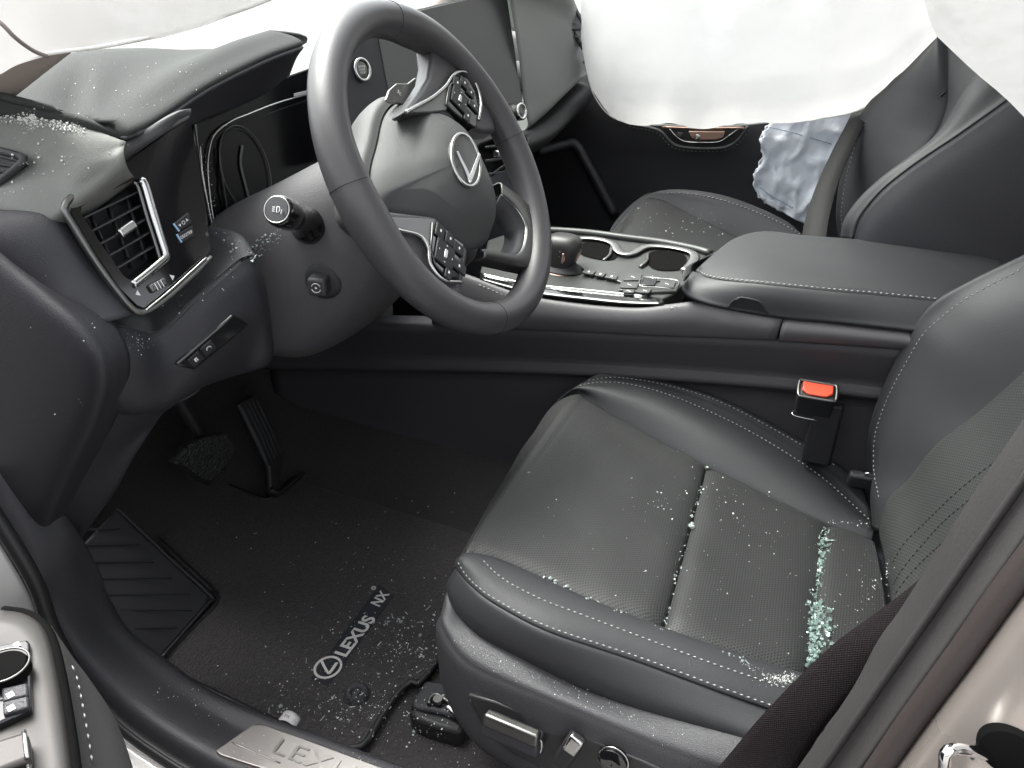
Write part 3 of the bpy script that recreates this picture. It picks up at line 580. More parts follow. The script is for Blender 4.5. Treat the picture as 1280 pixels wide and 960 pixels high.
for D_ in SIDES:
    g_ = lambda k, h: [V((p.x, p.y, h)) for p in [WP(*q, h) for q in D_[k]]]
    o = prism('spoke', g_('spk', .003), V((0,0,-.026)), wleather, sw, .006); o.modifiers['bevel'].segments = 4
    prism('spoke_insert', g_('ins', .0065), V((0,0,-.008)), mat('spoke_satin', (.20,.20,.20), .4, .6) if 'spoke_satin' not in MATS else MATS['spoke_satin'], sw, .0012)
    bpn = prism('button_panel', g_('bpl', .009), V((0,0,-.012)), gloss, sw, .0015)
    tube('spoke_trim', g_('trm', .008), .0022, satin, sw, n=50, seg=8)
    for (q, hx, hy) in D_['keys']:
        c = WP(*q, .0102); c.z = .0102
        k_ = rbox('wheel_button', c, (EX, EY, EZ), (hx, hy, .0013), dark, bpn, .0012)
        if hx > .012:
            for ax, ay in ((1,0),(-1,0),(0,1),(0,-1)):
                cc = c+V((ax*.0100, ay*.0095, .0015)); t = V((ax, ay, 0)); nn = V((-ay, ax, 0)); prism('icon', [cc+t*.0014, cc+nn*.0012, cc-nn*.0012], V((0,0,.0002)), white_p, k_, 0)
            rbox('dpad_bar', c+V((0,0,.0016)), (EX, EY, EZ), (.0055,.0022,.0010), satin, k_, .0008)
        else: rbox('icon', c+V((0,0,.0015)), (EX, EY, EZ), (.0016,.0010,.0002), white_p, k_, .0003)
# bottom spoke: satin frame round an opening
A_ = sp([WP(*q, .002) for q in [(624,229),(650,248),(668,265),(678,287),(678,322),(671,335),(655,333),(630,327),(603,321)]], 60); B_ = sp([WP(*q, .004) for q in [(626,243),(643,258),(655,277),(657,292),(653,310),(645,319),(632,318),(620,316),(603,313)]], 60)
grid('lower_spoke_frame', [[p+V((0,0,-.018)) for p in A_], [p+V((0,0,-.002)) for p in A_], [p.lerp(q,.12)+V((0,0,.0012)) for p, q in zip(A_,B_)], [p.lerp(q,.9)+V((0,0,.001)) for p, q in zip(A_,B_)], B_], darkmetal, sw, False, th=.002)
bc_ = sum(B_, V())/60
Ci = [V((bc_.x+(p.x-bc_.x)*.86, bc_.y+(p.y-bc_.y)*.86, -.006)) for p in B_]; Di = [V((bc_.x+(p.x-bc_.x)*.62, bc_.y+(p.y-bc_.y)*.62, -.020)) for p in B_]
grid('lower_spoke_inner', [[p+V((0,0,-.0012)) for p in B_], Ci, Di], plastic_l, sw, False, th=.002)
tube('lower_spoke_line', B_, .0012, satin, sw, raw=True, seg=6)
# gear paddle behind the right spoke
pdl = prism('gear_paddle', [WP(*q, -.03) for q in [(483,124),(487,112),(496,104),(510,104),(519,97),(530,98),(536,106),(530,120),(505,130),(488,128)]], V((0,0,-.004)), mat('paddle_silver', (.34,.34,.33), .38, .8), sw, .001)
c_ = WP(499,116,-.0285); ux_ = (WP(505,116,-.0285)-c_).normalized(); uy_ = V((0,0,1)).cross(ux_)
for e in (ux_, uy_): rbox('plus_mark', c_, (e, V((0,0,1)).cross(e), V((0,0,1))), (.0035,.0005,.0003), white_p, pdl, .0001)

# column shroud, stalk and tilt switch
colm = thing('steering_column', 'grey plastic steering column shroud behind the wheel with indicator stalk', 'steering column', Wc-wn_*.2)
def sec(s, hw, hh, dz=0, n=32):
    c = Wc-wn_*s+wv*dz; out = []
    for k in range(n):
        a = 2*math.pi*k/n; ca, sa = math.cos(a), math.sin(a); e = .72
        out.append(c+wu*(hw*math.copysign(abs(ca)**e, ca))+wv*(hh*math.copysign(abs(sa)**e, sa)))
    return out
shr = loft('column_shroud', [sec(.062,.03,.03), sec(.060,.068,.060), sec(.075,.076,.070), sec(.13,.090,.085,-.012), sec(.20,.104,.098,-.022), sec(.26,.112,.104,-.024), sec(.30,.10,.10,-.02)], mat('shroud_grey', (.078,.076,.081), .55, bump=('voro',1100,.0003)), colm, 48, 5, closed=True)
tip = X(346,262,-.505); root = X(392,284,-.425); ax = (tip-root).normalized()
prof = [(0,.0),(.017,.0),(.0195,.004),(.0195,.016),(.017,.021),(.0135,.026),(.0125,.045),(.0122,.058),(.0145,.062),(.0155,.066),(.0155,.086),(.0148,.089),(.0135,.0905),(.0135,.0925),(0,.0925)]
sc_ = (tip-root).length/.0925
st = lathe('indicator_stalk', root, ax, [(r*1.06, h*sc_) for r, h in prof], gloss, colm, 32)
lathe('stalk_boot', root-ax*.004, ax, [(0,.018),(.019,.016),(.0225,.006),(.024,-.01),(.024,-.02)], dark, colm, 32)
ring('stalk_end_ring', tip+ax*.0002, (ax.orthogonal().normalized(), ax.cross(ax.orthogonal().normalized())), .0132, .0009, satin, st, 40, seg=6)
lathe('stalk_end_button', tip+ax*.0004, ax, [(0,.0008),(.0120,.0006),(.0126,-.001)], plastic_l, st, 32)
sxx = (CAM-tip); sxx = ax.cross(EZ).normalized(); sxx = sxx if sxx.dot(cr_) > 0 else -sxx; syy = sxx.cross(ax); syy = syy if syy.z > 0 else -syy
for k in range(3): rbox('icon', tip+ax*.0014-sxx*.0028+syy*(.002*(k-1)), (sxx, syy, ax), (.0014,.0004,.0001), white_p, st, .0001)
tube('icon', [tip+ax*.0014+sxx*x+syy*y for x, y in ((.0006,.0028),(.003,.0026),(.004,0),(.003,-.0026),(.0006,-.0028),(.0006,.0028))], .0004, white_p, st, raw=True, seg=5)
for k in range(3):
    c = root+ax*(.068*sc_+.006*k)+(CAM-root).normalized()*.0168; rbox('icon', c, (ax, syy, sxx), (.0012,.0022,.0003), white_p, st, .0002)
tp, tn = hit(403,352,shr)
if tp is None: tp, tn = X(403,352,-.44), V((-.8,-.5,0)).normalized()
tu = EZ.cross(tn).normalized(); tv_ = tn.cross(tu)
ts = lathe('tilt_switch_base', tp-tn*.004, tn, [(0,.006),(.016,.006),(.021,.003),(.024,-.004)], plastic, colm, 28)
tk = rbox('tilt_switch', tp+tn*.010, (tu, tv_, tn), (.0105,.0105,.010), plastic_l, colm, .004, 4)
for a0_, a1_ in ((20,160),(200,340)): tube('icon', [tp+tn*.0203+tu*(.0052*math.cos(R_(a)))+tv_*(.0052*math.sin(R_(a))) for a in range(a0_, a1_+1, 20)], .0005, white_p, tk, n=14, seg=5)
lathe('icon', tp+tn*.0203, tn, [(0,.0004),(.0012,.0003),(.0013,0)], white_p, tk, 12)

# ================================================================== centre console
con = thing('centre_console', 'black centre console with gear selector deck, cup holders and padded armrest', 'console', (0, .2, .0))
CXN = -.115
top = Xs([(560,338),(600,352),(640,366),(668,373),(734,382),(796,386),(826,385),(842,378),(858,370)], CXN)
botl = Xs([(540,402),(640,410),(720,413),(796,417),(880,420),(971,424)], CXN)
# near padded side, front piece and rear piece
topF = Xs([(560,340),(600,354),(640,368),(668,375),(734,384),(796,388),(840,384),(877,381),(910,387),(978,399)], CXN)
botF = Xs([(540,402),(640,410),(720,413),(796,417),(880,420),(970,424)], CXN)
def side(name, T, B, m, bulge, n=40):
    a, b = sp(T, n), sp(B, n); mid_ = [p.lerp(q, .45)+V((-bulge, 0, 0)) for p, q in zip(a, b)]
    return loft(name, [[p+V((.012,0,-.001)) for p in a], a, mid_, b, [p+V((.012,0,.001)) for p in b]], m, con, n, 5, th=.002)
padm = mat('console_pad', (.085,.082,.088), .55, bump=('voro',1300,.00012))
side('side_pad', topF, botF, padm, .006)
topR = Xs([(980,400),(1040,406),(1100,413),(1139,418),(1200,428),(1300,446)], CXN); botR = Xs([(973,425),(1040,429),(1110,434),(1150,438),(1220,446),(1310,458)], CXN)
side('side_pad', topR, botR, padm, .006)
# plastic side below, with a step
q0 = Xs([(330,400),(520,406),(640,412),(796,419),(971,426),(1110,437),(1310,460)], CXN+.004)
q1 = Xs([(330,445),(520,448),(640,450),(796,457),(971,470),(1110,484),(1310,508)], -.088)
q1b = Xs([(330,458),(520,461),(640,463),(796,470),(971,483),(1110,497),(1310,521)], -.094)
q2 = [p+V((.016,0,-.012)) for p in q1b]; q3 = [V((-.070, p.y, p.z-.08)) for p in q2]; q4 = [V((-.070, p.y, -.0)) for p in q3]
loft('lower_side', [[p+V((.02,0,.005)) for p in q0], q0, q1, q1b, q2, q3, q4], mat('console_side', (.056,.054,.060), .6, bump=('voro',1000,.0003)), con, 50, 5, th=.003, lin=True)
stitch('stitching', [p+V((-.0035,0,-.004)) for p in Xs([(600,352),(640,368),(668,376),(734,384),(796,388),(826,387),(842,380),(856,373)], CXN)], thread, con, .0045, .0025, .0009)
# far side wall
make('far_side', [V((.125,.9,.0)), V((.125,-.3,.0)), V((.125,-.3,.44)), V((.125,.28,.455)), V((.125,.9,.47))], [(0,1,2,3,4)], plastic, con, False)
# deck
dkO = V((-.10,.45,.434)); dkN = V((-.143, 0, 1)).normalized()
def DK(px, py, h=0): return PL(px, py, dkO+dkN*h, dkN)
deck_o = [(600,340),(640,352),(671,360),(765,370),(812,374),(828,374),(845,366),(857,352),(862,342),(880,322),(888,316),(868,310),(827,302),(780,296),(734,290),(681,287),(640,290),(610,300)]
deckm = mat('deck_grey', (.036,.037,.036), .38, spec=.6, rvar=.06, vscale=14)
prism('deck', [DK(*q) for q in deck_o], V((0,0,-.03)), deckm, con, .002)
tube('deck_edge_trim', [DK(*q, .001) for q in [(600,342),(640,351),(674,357),(720,361.5),(765,366),(809,370.5)]], .0016, satin, con, n=30, seg=6)
loft('deck_edge_gloss', [[DK(*q) for q in [(600,344),(640,353),(671,359),(765,368),(809,372),(826,374)]], Xs([(600,350),(640,362),(671,369),(765,379),(809,381),(830,381)], CXN+.003)], gloss, con, 30, 3, th=.002)
# far rim and cup holders with chrome trim
rim_f = [DK(*q, .003) for q in [(640,292),(681,288),(734,291),(780,297),(827,303),(868,311),(889,317)]]
tube('deck_far_rim', rim_f, .006, deckm, con, n=40, flat=1.0)
cups = []
for nm, q in (('cup_holder', [(724,309),(732,303),(748,302),(763,306),(770,314),(771,321),(760,325),(740,322),(726,317)]), ('cup_holder', [(808,326),(811,316),(826,313),(846,315),(857,320),(858,327),(852,336),(832,338),(816,335)])):
    hp = sp([DK(*z_, .0015) for z_ in q], 36, True); c = sum(hp, V())/36
    rows = [hp, [p+V((0,0,-.02)) for p in hp], [p.lerp(c, .12)+V((0,0,-.028)) for p in hp]]
    cu = make(nm, hp, [tuple(range(36))], MATS['cup_black'] if 'cup_black' in MATS else mat('cup_black', (.004,.004,.004), .9, spec=.05), con, False); cups.append(cu)  # flat black face, the shade inside the cup is put into its colour
ctr = [(716,300),(730,297),(752,299),(766,304),(772,313),(780,317),(791,316),(802,310),(815,307),(840,309),(862,314),(868,320),(864,330),(856,338)]
P = sp([DK(*q, .004) for q in ctr], 60)
tube('cup_trim', P, .0080, mat('cup_metal', (.34,.34,.335), .3, 1), con, raw=True, seg=8, flat=.25, up=EZ)
for q in ((762,322),(808,330)):
    tube('cup_divider', [DK(q[0]-8,q[1]+4,.002), DK(q[0],q[1]-3,.004), DK(q[0]+2,q[1]-12,.003)], .0025, darkmetal, con, n=10)
# raised island with buttons
isl = [(722,330),(740,326),(765,326),(790,330),(806,338),(815,343),(846,348),(850,354),(846,364),(800,365),(774,362),(776,352),(770,350),(735,341)]
island = prism('button_island', [DK(*q, .004) for q in isl], V((0,0,-.006)), deckm, con, .001)
def dkquad(name, q, h, m, par, b=.0006): return prism(name, [DK(*z_, h) for z_ in q], -dkN*.003, m, par, b)
for q in ([(731,336),(745,338.5),(741,343),(727,340)], [(747,339),(758,341),(754,345.5),(743,343.5)], [(760,341.5),(773,344),(770,349),(756,346)]):
    b_ = dkquad('selector_button', q, .0065, MATS['button_grey'] if 'button_grey' in MATS else mat('button_grey', (.05,.0515,.05), .4), island); c = sum([DK(*z_, .0067) for z_ in q], V())/4; rbox('icon', c, (EX, EY, EZ), (.003,.0012,.0002), white_p, b_, .0002)
for q in ([(783,342),(803,342),(800,350),(779,350)], [(806,343),(822,346),(826,351),(804,350)], [(778,352),(799,352),(796,360),(775,359)], [(826,350),(845,352),(842,359),(822,358)], [(778,361),(794,362),(792,366),(780,365)], [(802,361),(815,361),(811,366),(798,365)]):
    b_ = dkquad('console_button', q, .0062, mat('button_grey', (.05,.0515,.05), .4) if 'button_grey' not in MATS else MATS['button_grey'], island); c = sum([DK(*z_, .0064) for z_ in q], V())/4; rbox('icon', c, (V((.4,.9,0)).normalized(), V((-.9,.4,0)).normalized(), EZ), (.0035,.0006,.0002), white_p, b_, .0002)
dkquad('brake_switch_pocket', [(805,347),(822,348),(818,357),(801,356)], .0066, gloss, island, .001)
bsf = tube('brake_switch_frame', [DK(*q, .0068) for q in [(803,347),(824,348),(847,351),(843,360),(820,359),(800,357)]], .0008, satin, island, True, 40, 6)
# gear selector
gs = thing('gear_selector', 'short leather gear selector with a copper reflection modelled on its knob on the console deck', 'gear selector', DK(705,338))
gb_ = DK(703,336); g0 = DK(706,330,.0)
loft('selector_boot', [[gb_+V((.024*math.cos(a), .034*math.sin(a), .000)) for a in [2*math.pi*k/20 for k in range(20)]], [gb_+V((.017*math.cos(a), .022*math.sin(a), .010)) for a in [2*math.pi*k/20 for k in range(20)]], [gb_+V((.012*math.cos(a), .016*math.sin(a), .024)) for a in [2*math.pi*k/20 for k in range(20)]]], dark, gs, 24, 4, closed=True)
kc = X(704,311,gb_.x)
def kn_ring(h, rx, ry, dx=0, dy=0): return [kc+V((dx+h*.15+1.22*rx*math.copysign(abs(math.cos(a))**.8, math.cos(a)), dy+1.15*ry*math.copysign(abs(math.sin(a))**.8, math.sin(a)), h*1.1)) for a in [2*math.pi*k/28 for k in range(28)]]
loft('selector_knob', [kn_ring(-.030,.010,.011), kn_ring(-.022,.013,.015), kn_ring(-.010,.0165,.021), kn_ring(.004,.0180,.0245), kn_ring(.013,.0165,.0225), kn_ring(.0185,.011,.015), kn_ring(.020,.0,.0)], mat('knob_skin', (.022,.02,.021), .45, bump=('voro',1300,.0001)), gs, 32, 4, closed=True)
loft('selector_reflection', [[kc+V((h*.15+(rx*1.22+.0008)*math.cos(R_(a)), (ry*1.15+.0008)*math.sin(R_(a)), h*1.1)) for a in range(195, 300, 8)] for h, rx, ry in ((-.014,.0155,.0190),(-.008,.0170,.0215),(.000,.0178,.0238))], copper, gs, 20, 3, th=.0008)  # copper reflection on the near side of the knob, modelled as a patch
loft('selector_collar', [kn_ring(-.028,.013,.015), kn_ring(-.036,.019,.024), kn_ring(-.042,.022,.030)], copper, gs, 24, 3, closed=True)
# armrest lid
lid = thing('armrest', 'padded black leather armrest lid with white stitching at the rear of the console', 'armrest', V((0,.1,.5)))
def lz(y): return .492+max(0, .30-y)*.055
far_px = [(871,339),(887,324),(915,303),(940,293.5),(965,291.5),(1002,296),(1067,301),(1130,307),(1192,313),(1224,317),(1249,325)]
near_px = [(871,341),(890,349),(952,356),(1040,365),(1099,370),(1167,377),(1215,380),(1245,375),(1258,360),(1256,340)]
far_t = Zs([(871,339,.487),(887,324,.498),(915,303,.507),(940,293.5,.509),(965,291.5,.510),(1002,296,.511),(1067,301,.512),(1130,307,.514),(1192,313,.515),(1224,317,.515),(1249,326,.513)], 0)
near_t = Zs([(871,341,.486),(890,349,.490),(952,356,.499),(1040,365,.503),(1099,370,.505),(1167,377,.507),(1215,382,.508),(1255,380,.508)], 0)
near_t.append(V((.04,-.105,.508))); near_t.append(far_t[-1]+V((0,-.002,-.002)))
a, b = sp(far_t, 40), sp(near_t, 40)
cr1 = [p.lerp(q, .33)+V((0,0,.006*math.sin(math.pi*min(1, i/30)))) for i, (p, q) in enumerate(zip(a, b))]; cr2 = [p.lerp(q, .68)+V((0,0,.006*math.sin(math.pi*min(1, i/30)))) for i, (p, q) in enumerate(zip(a, b))]
loft('lid_top', [[p+V((.004,0,-.03)) for p in a], [p+V((.003,0,-.006)) for p in a], a, cr1, cr2, b], leather_s, lid, 40, 5, th=.002)
near_b = Xs([(856,352,-.113),(854,361,-.116),(860,369,-.118),(877,377,-.118),(909,385,-.118),(977,396.5,-.117),(1040,402,-.117),(1139,413,-.117),(1200,420,-.117),(1260,428,-.117)], 0)
nt2 = Zs([(866,341,.485),(874,344,.487),(890,350,.489),(952,357,.498),(1040,366,.502),(1099,371,.504),(1167,378,.506),(1215,383,.507),(1255,387,.507)], 0)
a, b = sp(nt2, 40), sp(near_b, 40)
loft('lid_side', [[p+V((.006,0,-.0035)) for p in a], a, [p.lerp(q, .35)+V((-.004,0,.0015)) for p, q in zip(a, b)], [p.lerp(q, .8)+V((-.003,0,0)) for p, q in zip(a, b)], b, [p+V((.02,0,-.004)) for p in b]], leather_s, lid, 40, 5, th=.002)
loft('lid_nose', [[a[0]+V((.0,.0,-.002)), a[0]+V((.03,.004,.006)), far_t[2]+V((.0,.004,-.006))], [b[0]+V((0,.004,-.002)), b[0]+V((.06,.012,0)), far_t[2]+V((.01,.012,-.04))], [b[2]+V((0,.0,-.004)), b[2]+V((.06,.01,-.004)), far_t[2]+V((.01,.01,-.06))]], leather_s, lid, 14, 4, th=.002)
stitch('stitching', [p+V((.002,.0,.0035)) for p in near_t[:8]], thread, lid, .0042, .0024, .0009)
lt = Xs([(910,385,-.1215),(916,376,-.1225),(926,371.5,-.123),(948,376,-.123),(954,383,-.1225),(960,392,-.1215)], 0)
prism('latch', lt, V((.004,0,0)), dark, lid, .001)
tube('latch_edge', [p+V((-.0008,0,0)) for p in lt], .0009, plastic, lid, n=20, seg=6)

# ================================================================== driver seat
ds_ = thing('car_seat', 'black leather driver seat with perforated cushion, sprinkled with broken glass', 'car seat', (-.345, .2, .0), 'front seats')
Nk = [V((-.515,.398,.14)), V((-.525,.416,.21)), V((-.534,.410,.258)), Z(576,699,.283), Z(592,694,.287), Z(614,698,.287), Z(642,708,.285), Z(700,735,.281), Z(760,760,.277), Z(830,787,.272), Z(900,812,.266), Z(1008,846,.257), Z(1080,870,.25), Z(1120,884,.245)]
Fk = [V((-.155,.448,.15)), V((-.142,.462,.23)), V((-.135,.452,.278)), X(722,490,-.13), X(735,496,-.135), X(747,503,-.139), X(767,515,-.145), X(800,534,-.152), X(845,558,-.162), X(885,578,-.17), X(950,611,-.18), X(1034,650,-.19), X(1072,664,-.19), X(1090,672,-.19)]
def key(K, t):
    i = max(0, min(len(K)-2, int(t))); f = t-i
    p1, p2 = K[i], K[i+1]; p0 = K[i-1] if i else p1*2-p2; p3 = K[i+2] if i+2 < len(K) else p2*2-p1
    return .5*((2*p1)+(p2-p0)*f+(2*p0-5*p1+4*p2-p3)*f*f+(3*p1-p0-3*p2+p3)*f**3)
def insert_panel(name, NK, FK, t0, t1, m, parent, sag, nt=40, ns=44, tuck=.012, endtuck=(True, True), wr=1):
    ts = [t0+(t1-t0)*i/nt for i in range(nt+1)]; rows = []
    cl_ = [key(NK, t).lerp(key(FK, t), .5) for t in ts]; L = [0]
    for a, b in zip(cl_, cl_[1:]): L.append(L[-1]+(b-a).length)
    for i, t in enumerate(ts):
        a, b = key(NK, t), key(FK, t); w = (b-a).length; r = []
        tg = (key(NK, min(t+.05, t1))-key(NK, max(t-.05, t0))); nrm = (b-a).cross(tg).normalized(); nrm = nrm if nrm.z+nrm.y*.6 > 0 else -nrm
        for k in range(ns+1):
            s = k/ns; s = .5-.5*math.cos(math.pi*s) if True else s
            p = a.lerp(b, s); d = min(s, 1-s)*w; e = 1e9
            if endtuck[0]: e = min(e, L[i])
            if endtuck[1]: e = min(e, L[-1]-L[i])
            h = sag*4*s*(1-s) - tuck*math.exp(-d/.008) - tuck*.8*math.exp(-e/.008) + wr*(.0016*noise.noise(V((p.x*16, p.y*16, 3)))+.0007*noise.noise(V((p.x*45, p.y*30, 7))))
            r.append(p+nrm*h)
        rows.append(r)
    return grid(name, rows, m, parent, th=.006, offs=0)
ins = [insert_panel('insert_panel', Nk, Fk, 0, 9, perf, ds_, .006, 70, endtuck=(False, True)), insert_panel('insert_panel', Nk, Fk, 9, 11, perf, ds_, .004, 36), insert_panel('insert_panel', Nk, Fk, 11, 13, perf, ds_, .006, 26, endtuck=(True, False))]
# foam base under the panels
make('cushion_base', [V((-.51,.385,.10)), V((-.15,.43,.10)), V((-.16,-.05,.10)), V((-.52,-.05,.10)), V((-.51,.38,.235)), V((-.15,.42,.24)), V((-.17,-.05,.20)), V((-.52,-.05,.20))], [(0,1,2,3),(7,6,5,4),(0,4,5,1),(1,5,6,2),(2,6,7,3),(3,7,4,0)], dark, ds_, False)
# near bolster
Sn = [V((-.505,.410,.19)), V((-.530,.408,.245)), Z(570,709,.277), Z(581,723,.281), Z(600,742,.282), Z(622,757,.281), Z(660,778,.279), Z(700,795,.276), Z(800,828,.267), Z(900,865,.259), Z(985,895,.252), Z(1060,925,.246), Z(1110,945,.243)]
Nb = [V((-.50,.410,.19)), V((-.525,.408,.245))]+Nk[3:]
cn = [p.lerp(q, .3)+V((0,0,.006)) for p, q in zip(sp(Nb,50), sp(Sn,50))]; cn2 = [p.lerp(q, .72)+V((0,0,.006)) for p, q in zip(sp(Nb,50), sp(Sn,50))]
bn = loft('side_bolster', [[p+V((.006,0,-.014)) for p in Nb], Nb, cn, cn2, Sn], leather, ds_, 70, 5, th=.002)
Gn = [V((-.49,.412,.16)), V((-.515,.408,.215))]+Xs([(563,740,-.536),(571,764,-.553),(602,795,-.570),(649,820,-.576),(727,860,-.578),(805,888,-.578),(924,922,-.578),(1010,950,-.578),(1090,975,-.578)], 0)
loft('bolster_skirt', [[p+V((.004,0,-.002)) for p in Sn], [p+V((-.0025,.0,-.004)) for p in Sn], [p.lerp(q, .55)+V((-.007,.002,0)) for p, q in zip(sp(Sn,40), sp(Gn,40))], Gn, [p+V((.012,0,-.004)) for p in Gn]], leather_s, ds_, 70, 5, th=.002)
def onto(pxs, o, lift, n=40):
    D = resample(dense([V((p[0], p[1], 0)) for p in pxs], False, 8), n); out = []
    for d in D:
        h_, nn = hit(d.x, d.y, o)
        if h_ is not None: out.append(h_+nn*lift)
    return out
stitch('stitching', onto([(573,703),(583,719),(600,736),(622,751),(660,772),(700,789),(800,822),(900,859),(985,889)], bn, .0007, 60), thread, ds_, .0042, .002, .0008)
stitch('stitching', onto([(604,701),(620,717),(640,731),(680,751),(720,766),(800,796),(900,833),(985,861)], bn, .0006), thread, ds_, .0042, .002, .0008)
# far bolster
Ff = [V((-.145,.455,.22)), V((-.135,.452,.27))]+Fk[3:]
Sf = Xs([(719,484,-.128),(745,477,-.115),(782,479,-.108),(830,491,-.106),(885,513,-.108),(950,546,-.113),(1020,591,-.122),(1065,630,-.135),(1092,655,-.15)], 0)
Sf = [V((-.138,.458,.20)), V((-.132,.458,.26))]+Sf
Of = [V((-.115,.450,.2)), V((-.112,.448,.26))]+Xs([(745,472,-.100),(770,471,-.092),(830,479,-.085),(900,500,-.085),(980,541,-.088),(1050,583,-.096),(1080,612,-.105)], 0)
cf1 = [p.lerp(q, .5)+V((-.004,0,.006)) for p, q in zip(sp(Ff,40), sp(Sf,40))]
bf = loft('side_bolster', [[p+V((-.006,0,-.014)) for p in Ff], Ff, cf1, Sf, [p.lerp(q,.5)+V((0,0,.002)) for p, q in zip(sp(Sf,40), sp(Of,40))], Of, [p+V((.004,0,-.06)) for p in Of], [p+V((.0,0,-.15)) for p in Of]], leather, ds_, 60, 5, th=.002)
stitch('stitching', onto([(724,483),(745,479),(782,480),(830,492),(885,514),(950,547),(1020,592),(1065,631),(1088,652)], bf, .0012), thread, ds_, .0042, .002, .0008)
stitch('stitching', onto([(735,476),(770,472.5),(830,481),(900,502.5),(980,544),(1045,583)], bf, .0012), thread, ds_, .0042, .002, .0008)
# plastic side shield with the seat switches
e0 = [V((-.45,.415,.20)), V((-.50,.410,.205))]+Xs([(560,744,-.541),(569,768,-.558),(601,799,-.574),(648,824,-.580),(727,864,-.582),(805,892,-.582),(924,926,-.582),(1010,954,-.582)], 0)
e1 = [V((-.45,.425,.185)), V((-.52,.416,.185))]+Xs([(553,772,-.563),(563,800,-.583),(592,832,-.597),(662,864,-.603),(727,891,-.604),(821,931,-.604),(920,968,-.604),(1010,1000,-.604)], 0)
e2 = [p+V((-.003,.003,-.012)) for p in e1]
e3 = [V((-.45,.418,.12)), V((-.52,.412,.12))]+Xs([(551,815,-.567),(560,848,-.585),(586,880,-.600),(650,912,-.608),(727,940,-.609),(821,978,-.609),(920,1012,-.609),(1010,1045,-.609)], 0)
e4 = [V((-.45,.405,.07)), V((-.51,.40,.07))]+Xs([(560,852,-.567),(573,893,-.583),(602,932,-.597),(650,962,-.603),(727,1000,-.605),(821,1040,-.605),(920,1075,-.605),(1010,1110,-.605)], 0)
sh = loft('side_shield', [[p+V((.012,0,-.004)) for p in e0], e0, [p.lerp(q,.8)+V((0,0,.004)) for p, q in zip(sp(e0,40), sp(e1,40))], e1, e2, e3, e4, [p+V((.04,-.01,-.01)) for p in e4]], plastic_l, ds_, 70, 6, th=.003)
swp = onto([(586,872),(620,884),(680,906),(727,925),(800,952),(860,975)], sh, .0012, 20); swq = onto([(590,880),(607,912),(640,938),(700,965)], sh, .0012, 20)
tube('switch_groove', onto([(588,874),(594,886),(600,898),(607,910)], sh, .0006, 12), .0014, dark, ds_, raw=True, seg=6)
p_, n_s = hit(690,930,sh); n_s = V((-1,.02,.10)).normalized(); su = V((0,-1,0)); su = (su-n_s*su.dot(n_s)).normalized(); sv = n_s.cross(su); sv = sv if sv.z > 0 else -sv
def SH(px, py, h): return PL(px, py, p_+n_s*h, n_s)
prism('switch_plate', [SH(*q, .0012) for q in [(584,868),(620,878),(680,901),(730,921),(800,950),(840,968),(840,1010),(740,990),(690,968),(640,942),(612,922),(600,900)]], -n_s*.01, mat('seat_switch_plate', (.022,.0215,.022), .42), ds_, .002)
k1_ = rbox('seat_slide_switch', (SH(642,917,.010)), (su, sv, n_s), (.030,.0105,.010), plastic, ds_, .004, 4)
rbox('switch_cap', (SH(640,910,.016)), (su, sv, n_s), (.029,.0075,.0055), darkmetal, k1_, .003, 4)
tube('switch_rim', [SH(642,917,.012)+su*(.030*math.copysign(abs(math.cos(a))**.4, math.cos(a)))+sv*(.0098*math.copysign(abs(math.sin(a))**.4, math.sin(a))-.002) for a in [2*math.pi*k/40 for k in range(40)]], .0013, satin, k1_, True, raw=True)
k2_ = rbox('seat_recline_switch', SH(711,938,.010), ((su*.35+sv).normalized(), (sv*-.35+su).normalized(), n_s), (.018,.0085,.010), dark, ds_, .004, 4)
rbox('switch_cap', SH(717,930,.017), ((su*.35+sv).normalized(), (sv*-.35+su).normalized(), n_s), (.011,.0075,.0045), satin, k2_, .003, 4)
k3_ = lathe('lumbar_switch', SH(767,950,.002), n_s, [(.0,.006),(.010,.007),(.0145,.005),(.0155,.0),(.0155,-.004)], gloss, ds_, 32)
ring('switch_rim', SH(767,950,.006), (su, sv), .0142, .0008, satin, k3_, 40)
# backrest
b1 = Xs([(1108,668),(1098,640),(1090,612),(1086,581),(1088,546),(1095,515),(1108,481),(1127,440),(1146,409),(1167,381),(1208,356),(1280,321),(1380,275)], -.115)
b2 = Xs([(1112,668),(1103,642),(1095,615),(1091,585),(1092,550),(1100,518),(1114,484),(1136,443),(1153,414),(1178,391),(1213,366),(1280,333),(1380,290)], -.125)
b3 = Xs([(1100,664),(1104,640),(1112,622),(1135,600),(1171,556),(1224,515),(1280,465),(1340,410),(1420,345)], -.20)
bmid = [p.lerp(q, .5)+V((0,.012,.0)) for p, q in zip(sp(b2,40), sp(b3,40))]
bb = loft('back_bolster', [[p+V((.02,-.12,.0)) for p in b1], [p+V((.012,-.02,.0)) for p in b1], b1, b2, bmid, b3, [p+V((-.006,-.012,0)) for p in b3]], leather_s, ds_, 60, 5, th=.002)
stitch('stitching', onto([(1099,622),(1093,590),(1093,552),(1101,520),(1115,486),(1137,446),(1155,417),(1180,394),(1215,369),(1278,336)], bb, .0005, 50), thread, ds_, .0042, .002, .0006)
c3 = sp(b3, 40); cm = [V((-.345, p.y-.022, p.z)) for p in c3]; cn_ = [V((-.49, p.y-.004, p.z)) for p in c3]
bi = loft('back_insert', [[p+V((.004,-.010,0)) for p in c3], [p+V((-.004,-.003,0)) for p in c3], [V((-.26, p.y-.012, p.z)) for p in c3], cm, [V((-.43, p.y-.014, p.z)) for p in c3], cn_], perf2, ds_, 60, 6, th=.004)
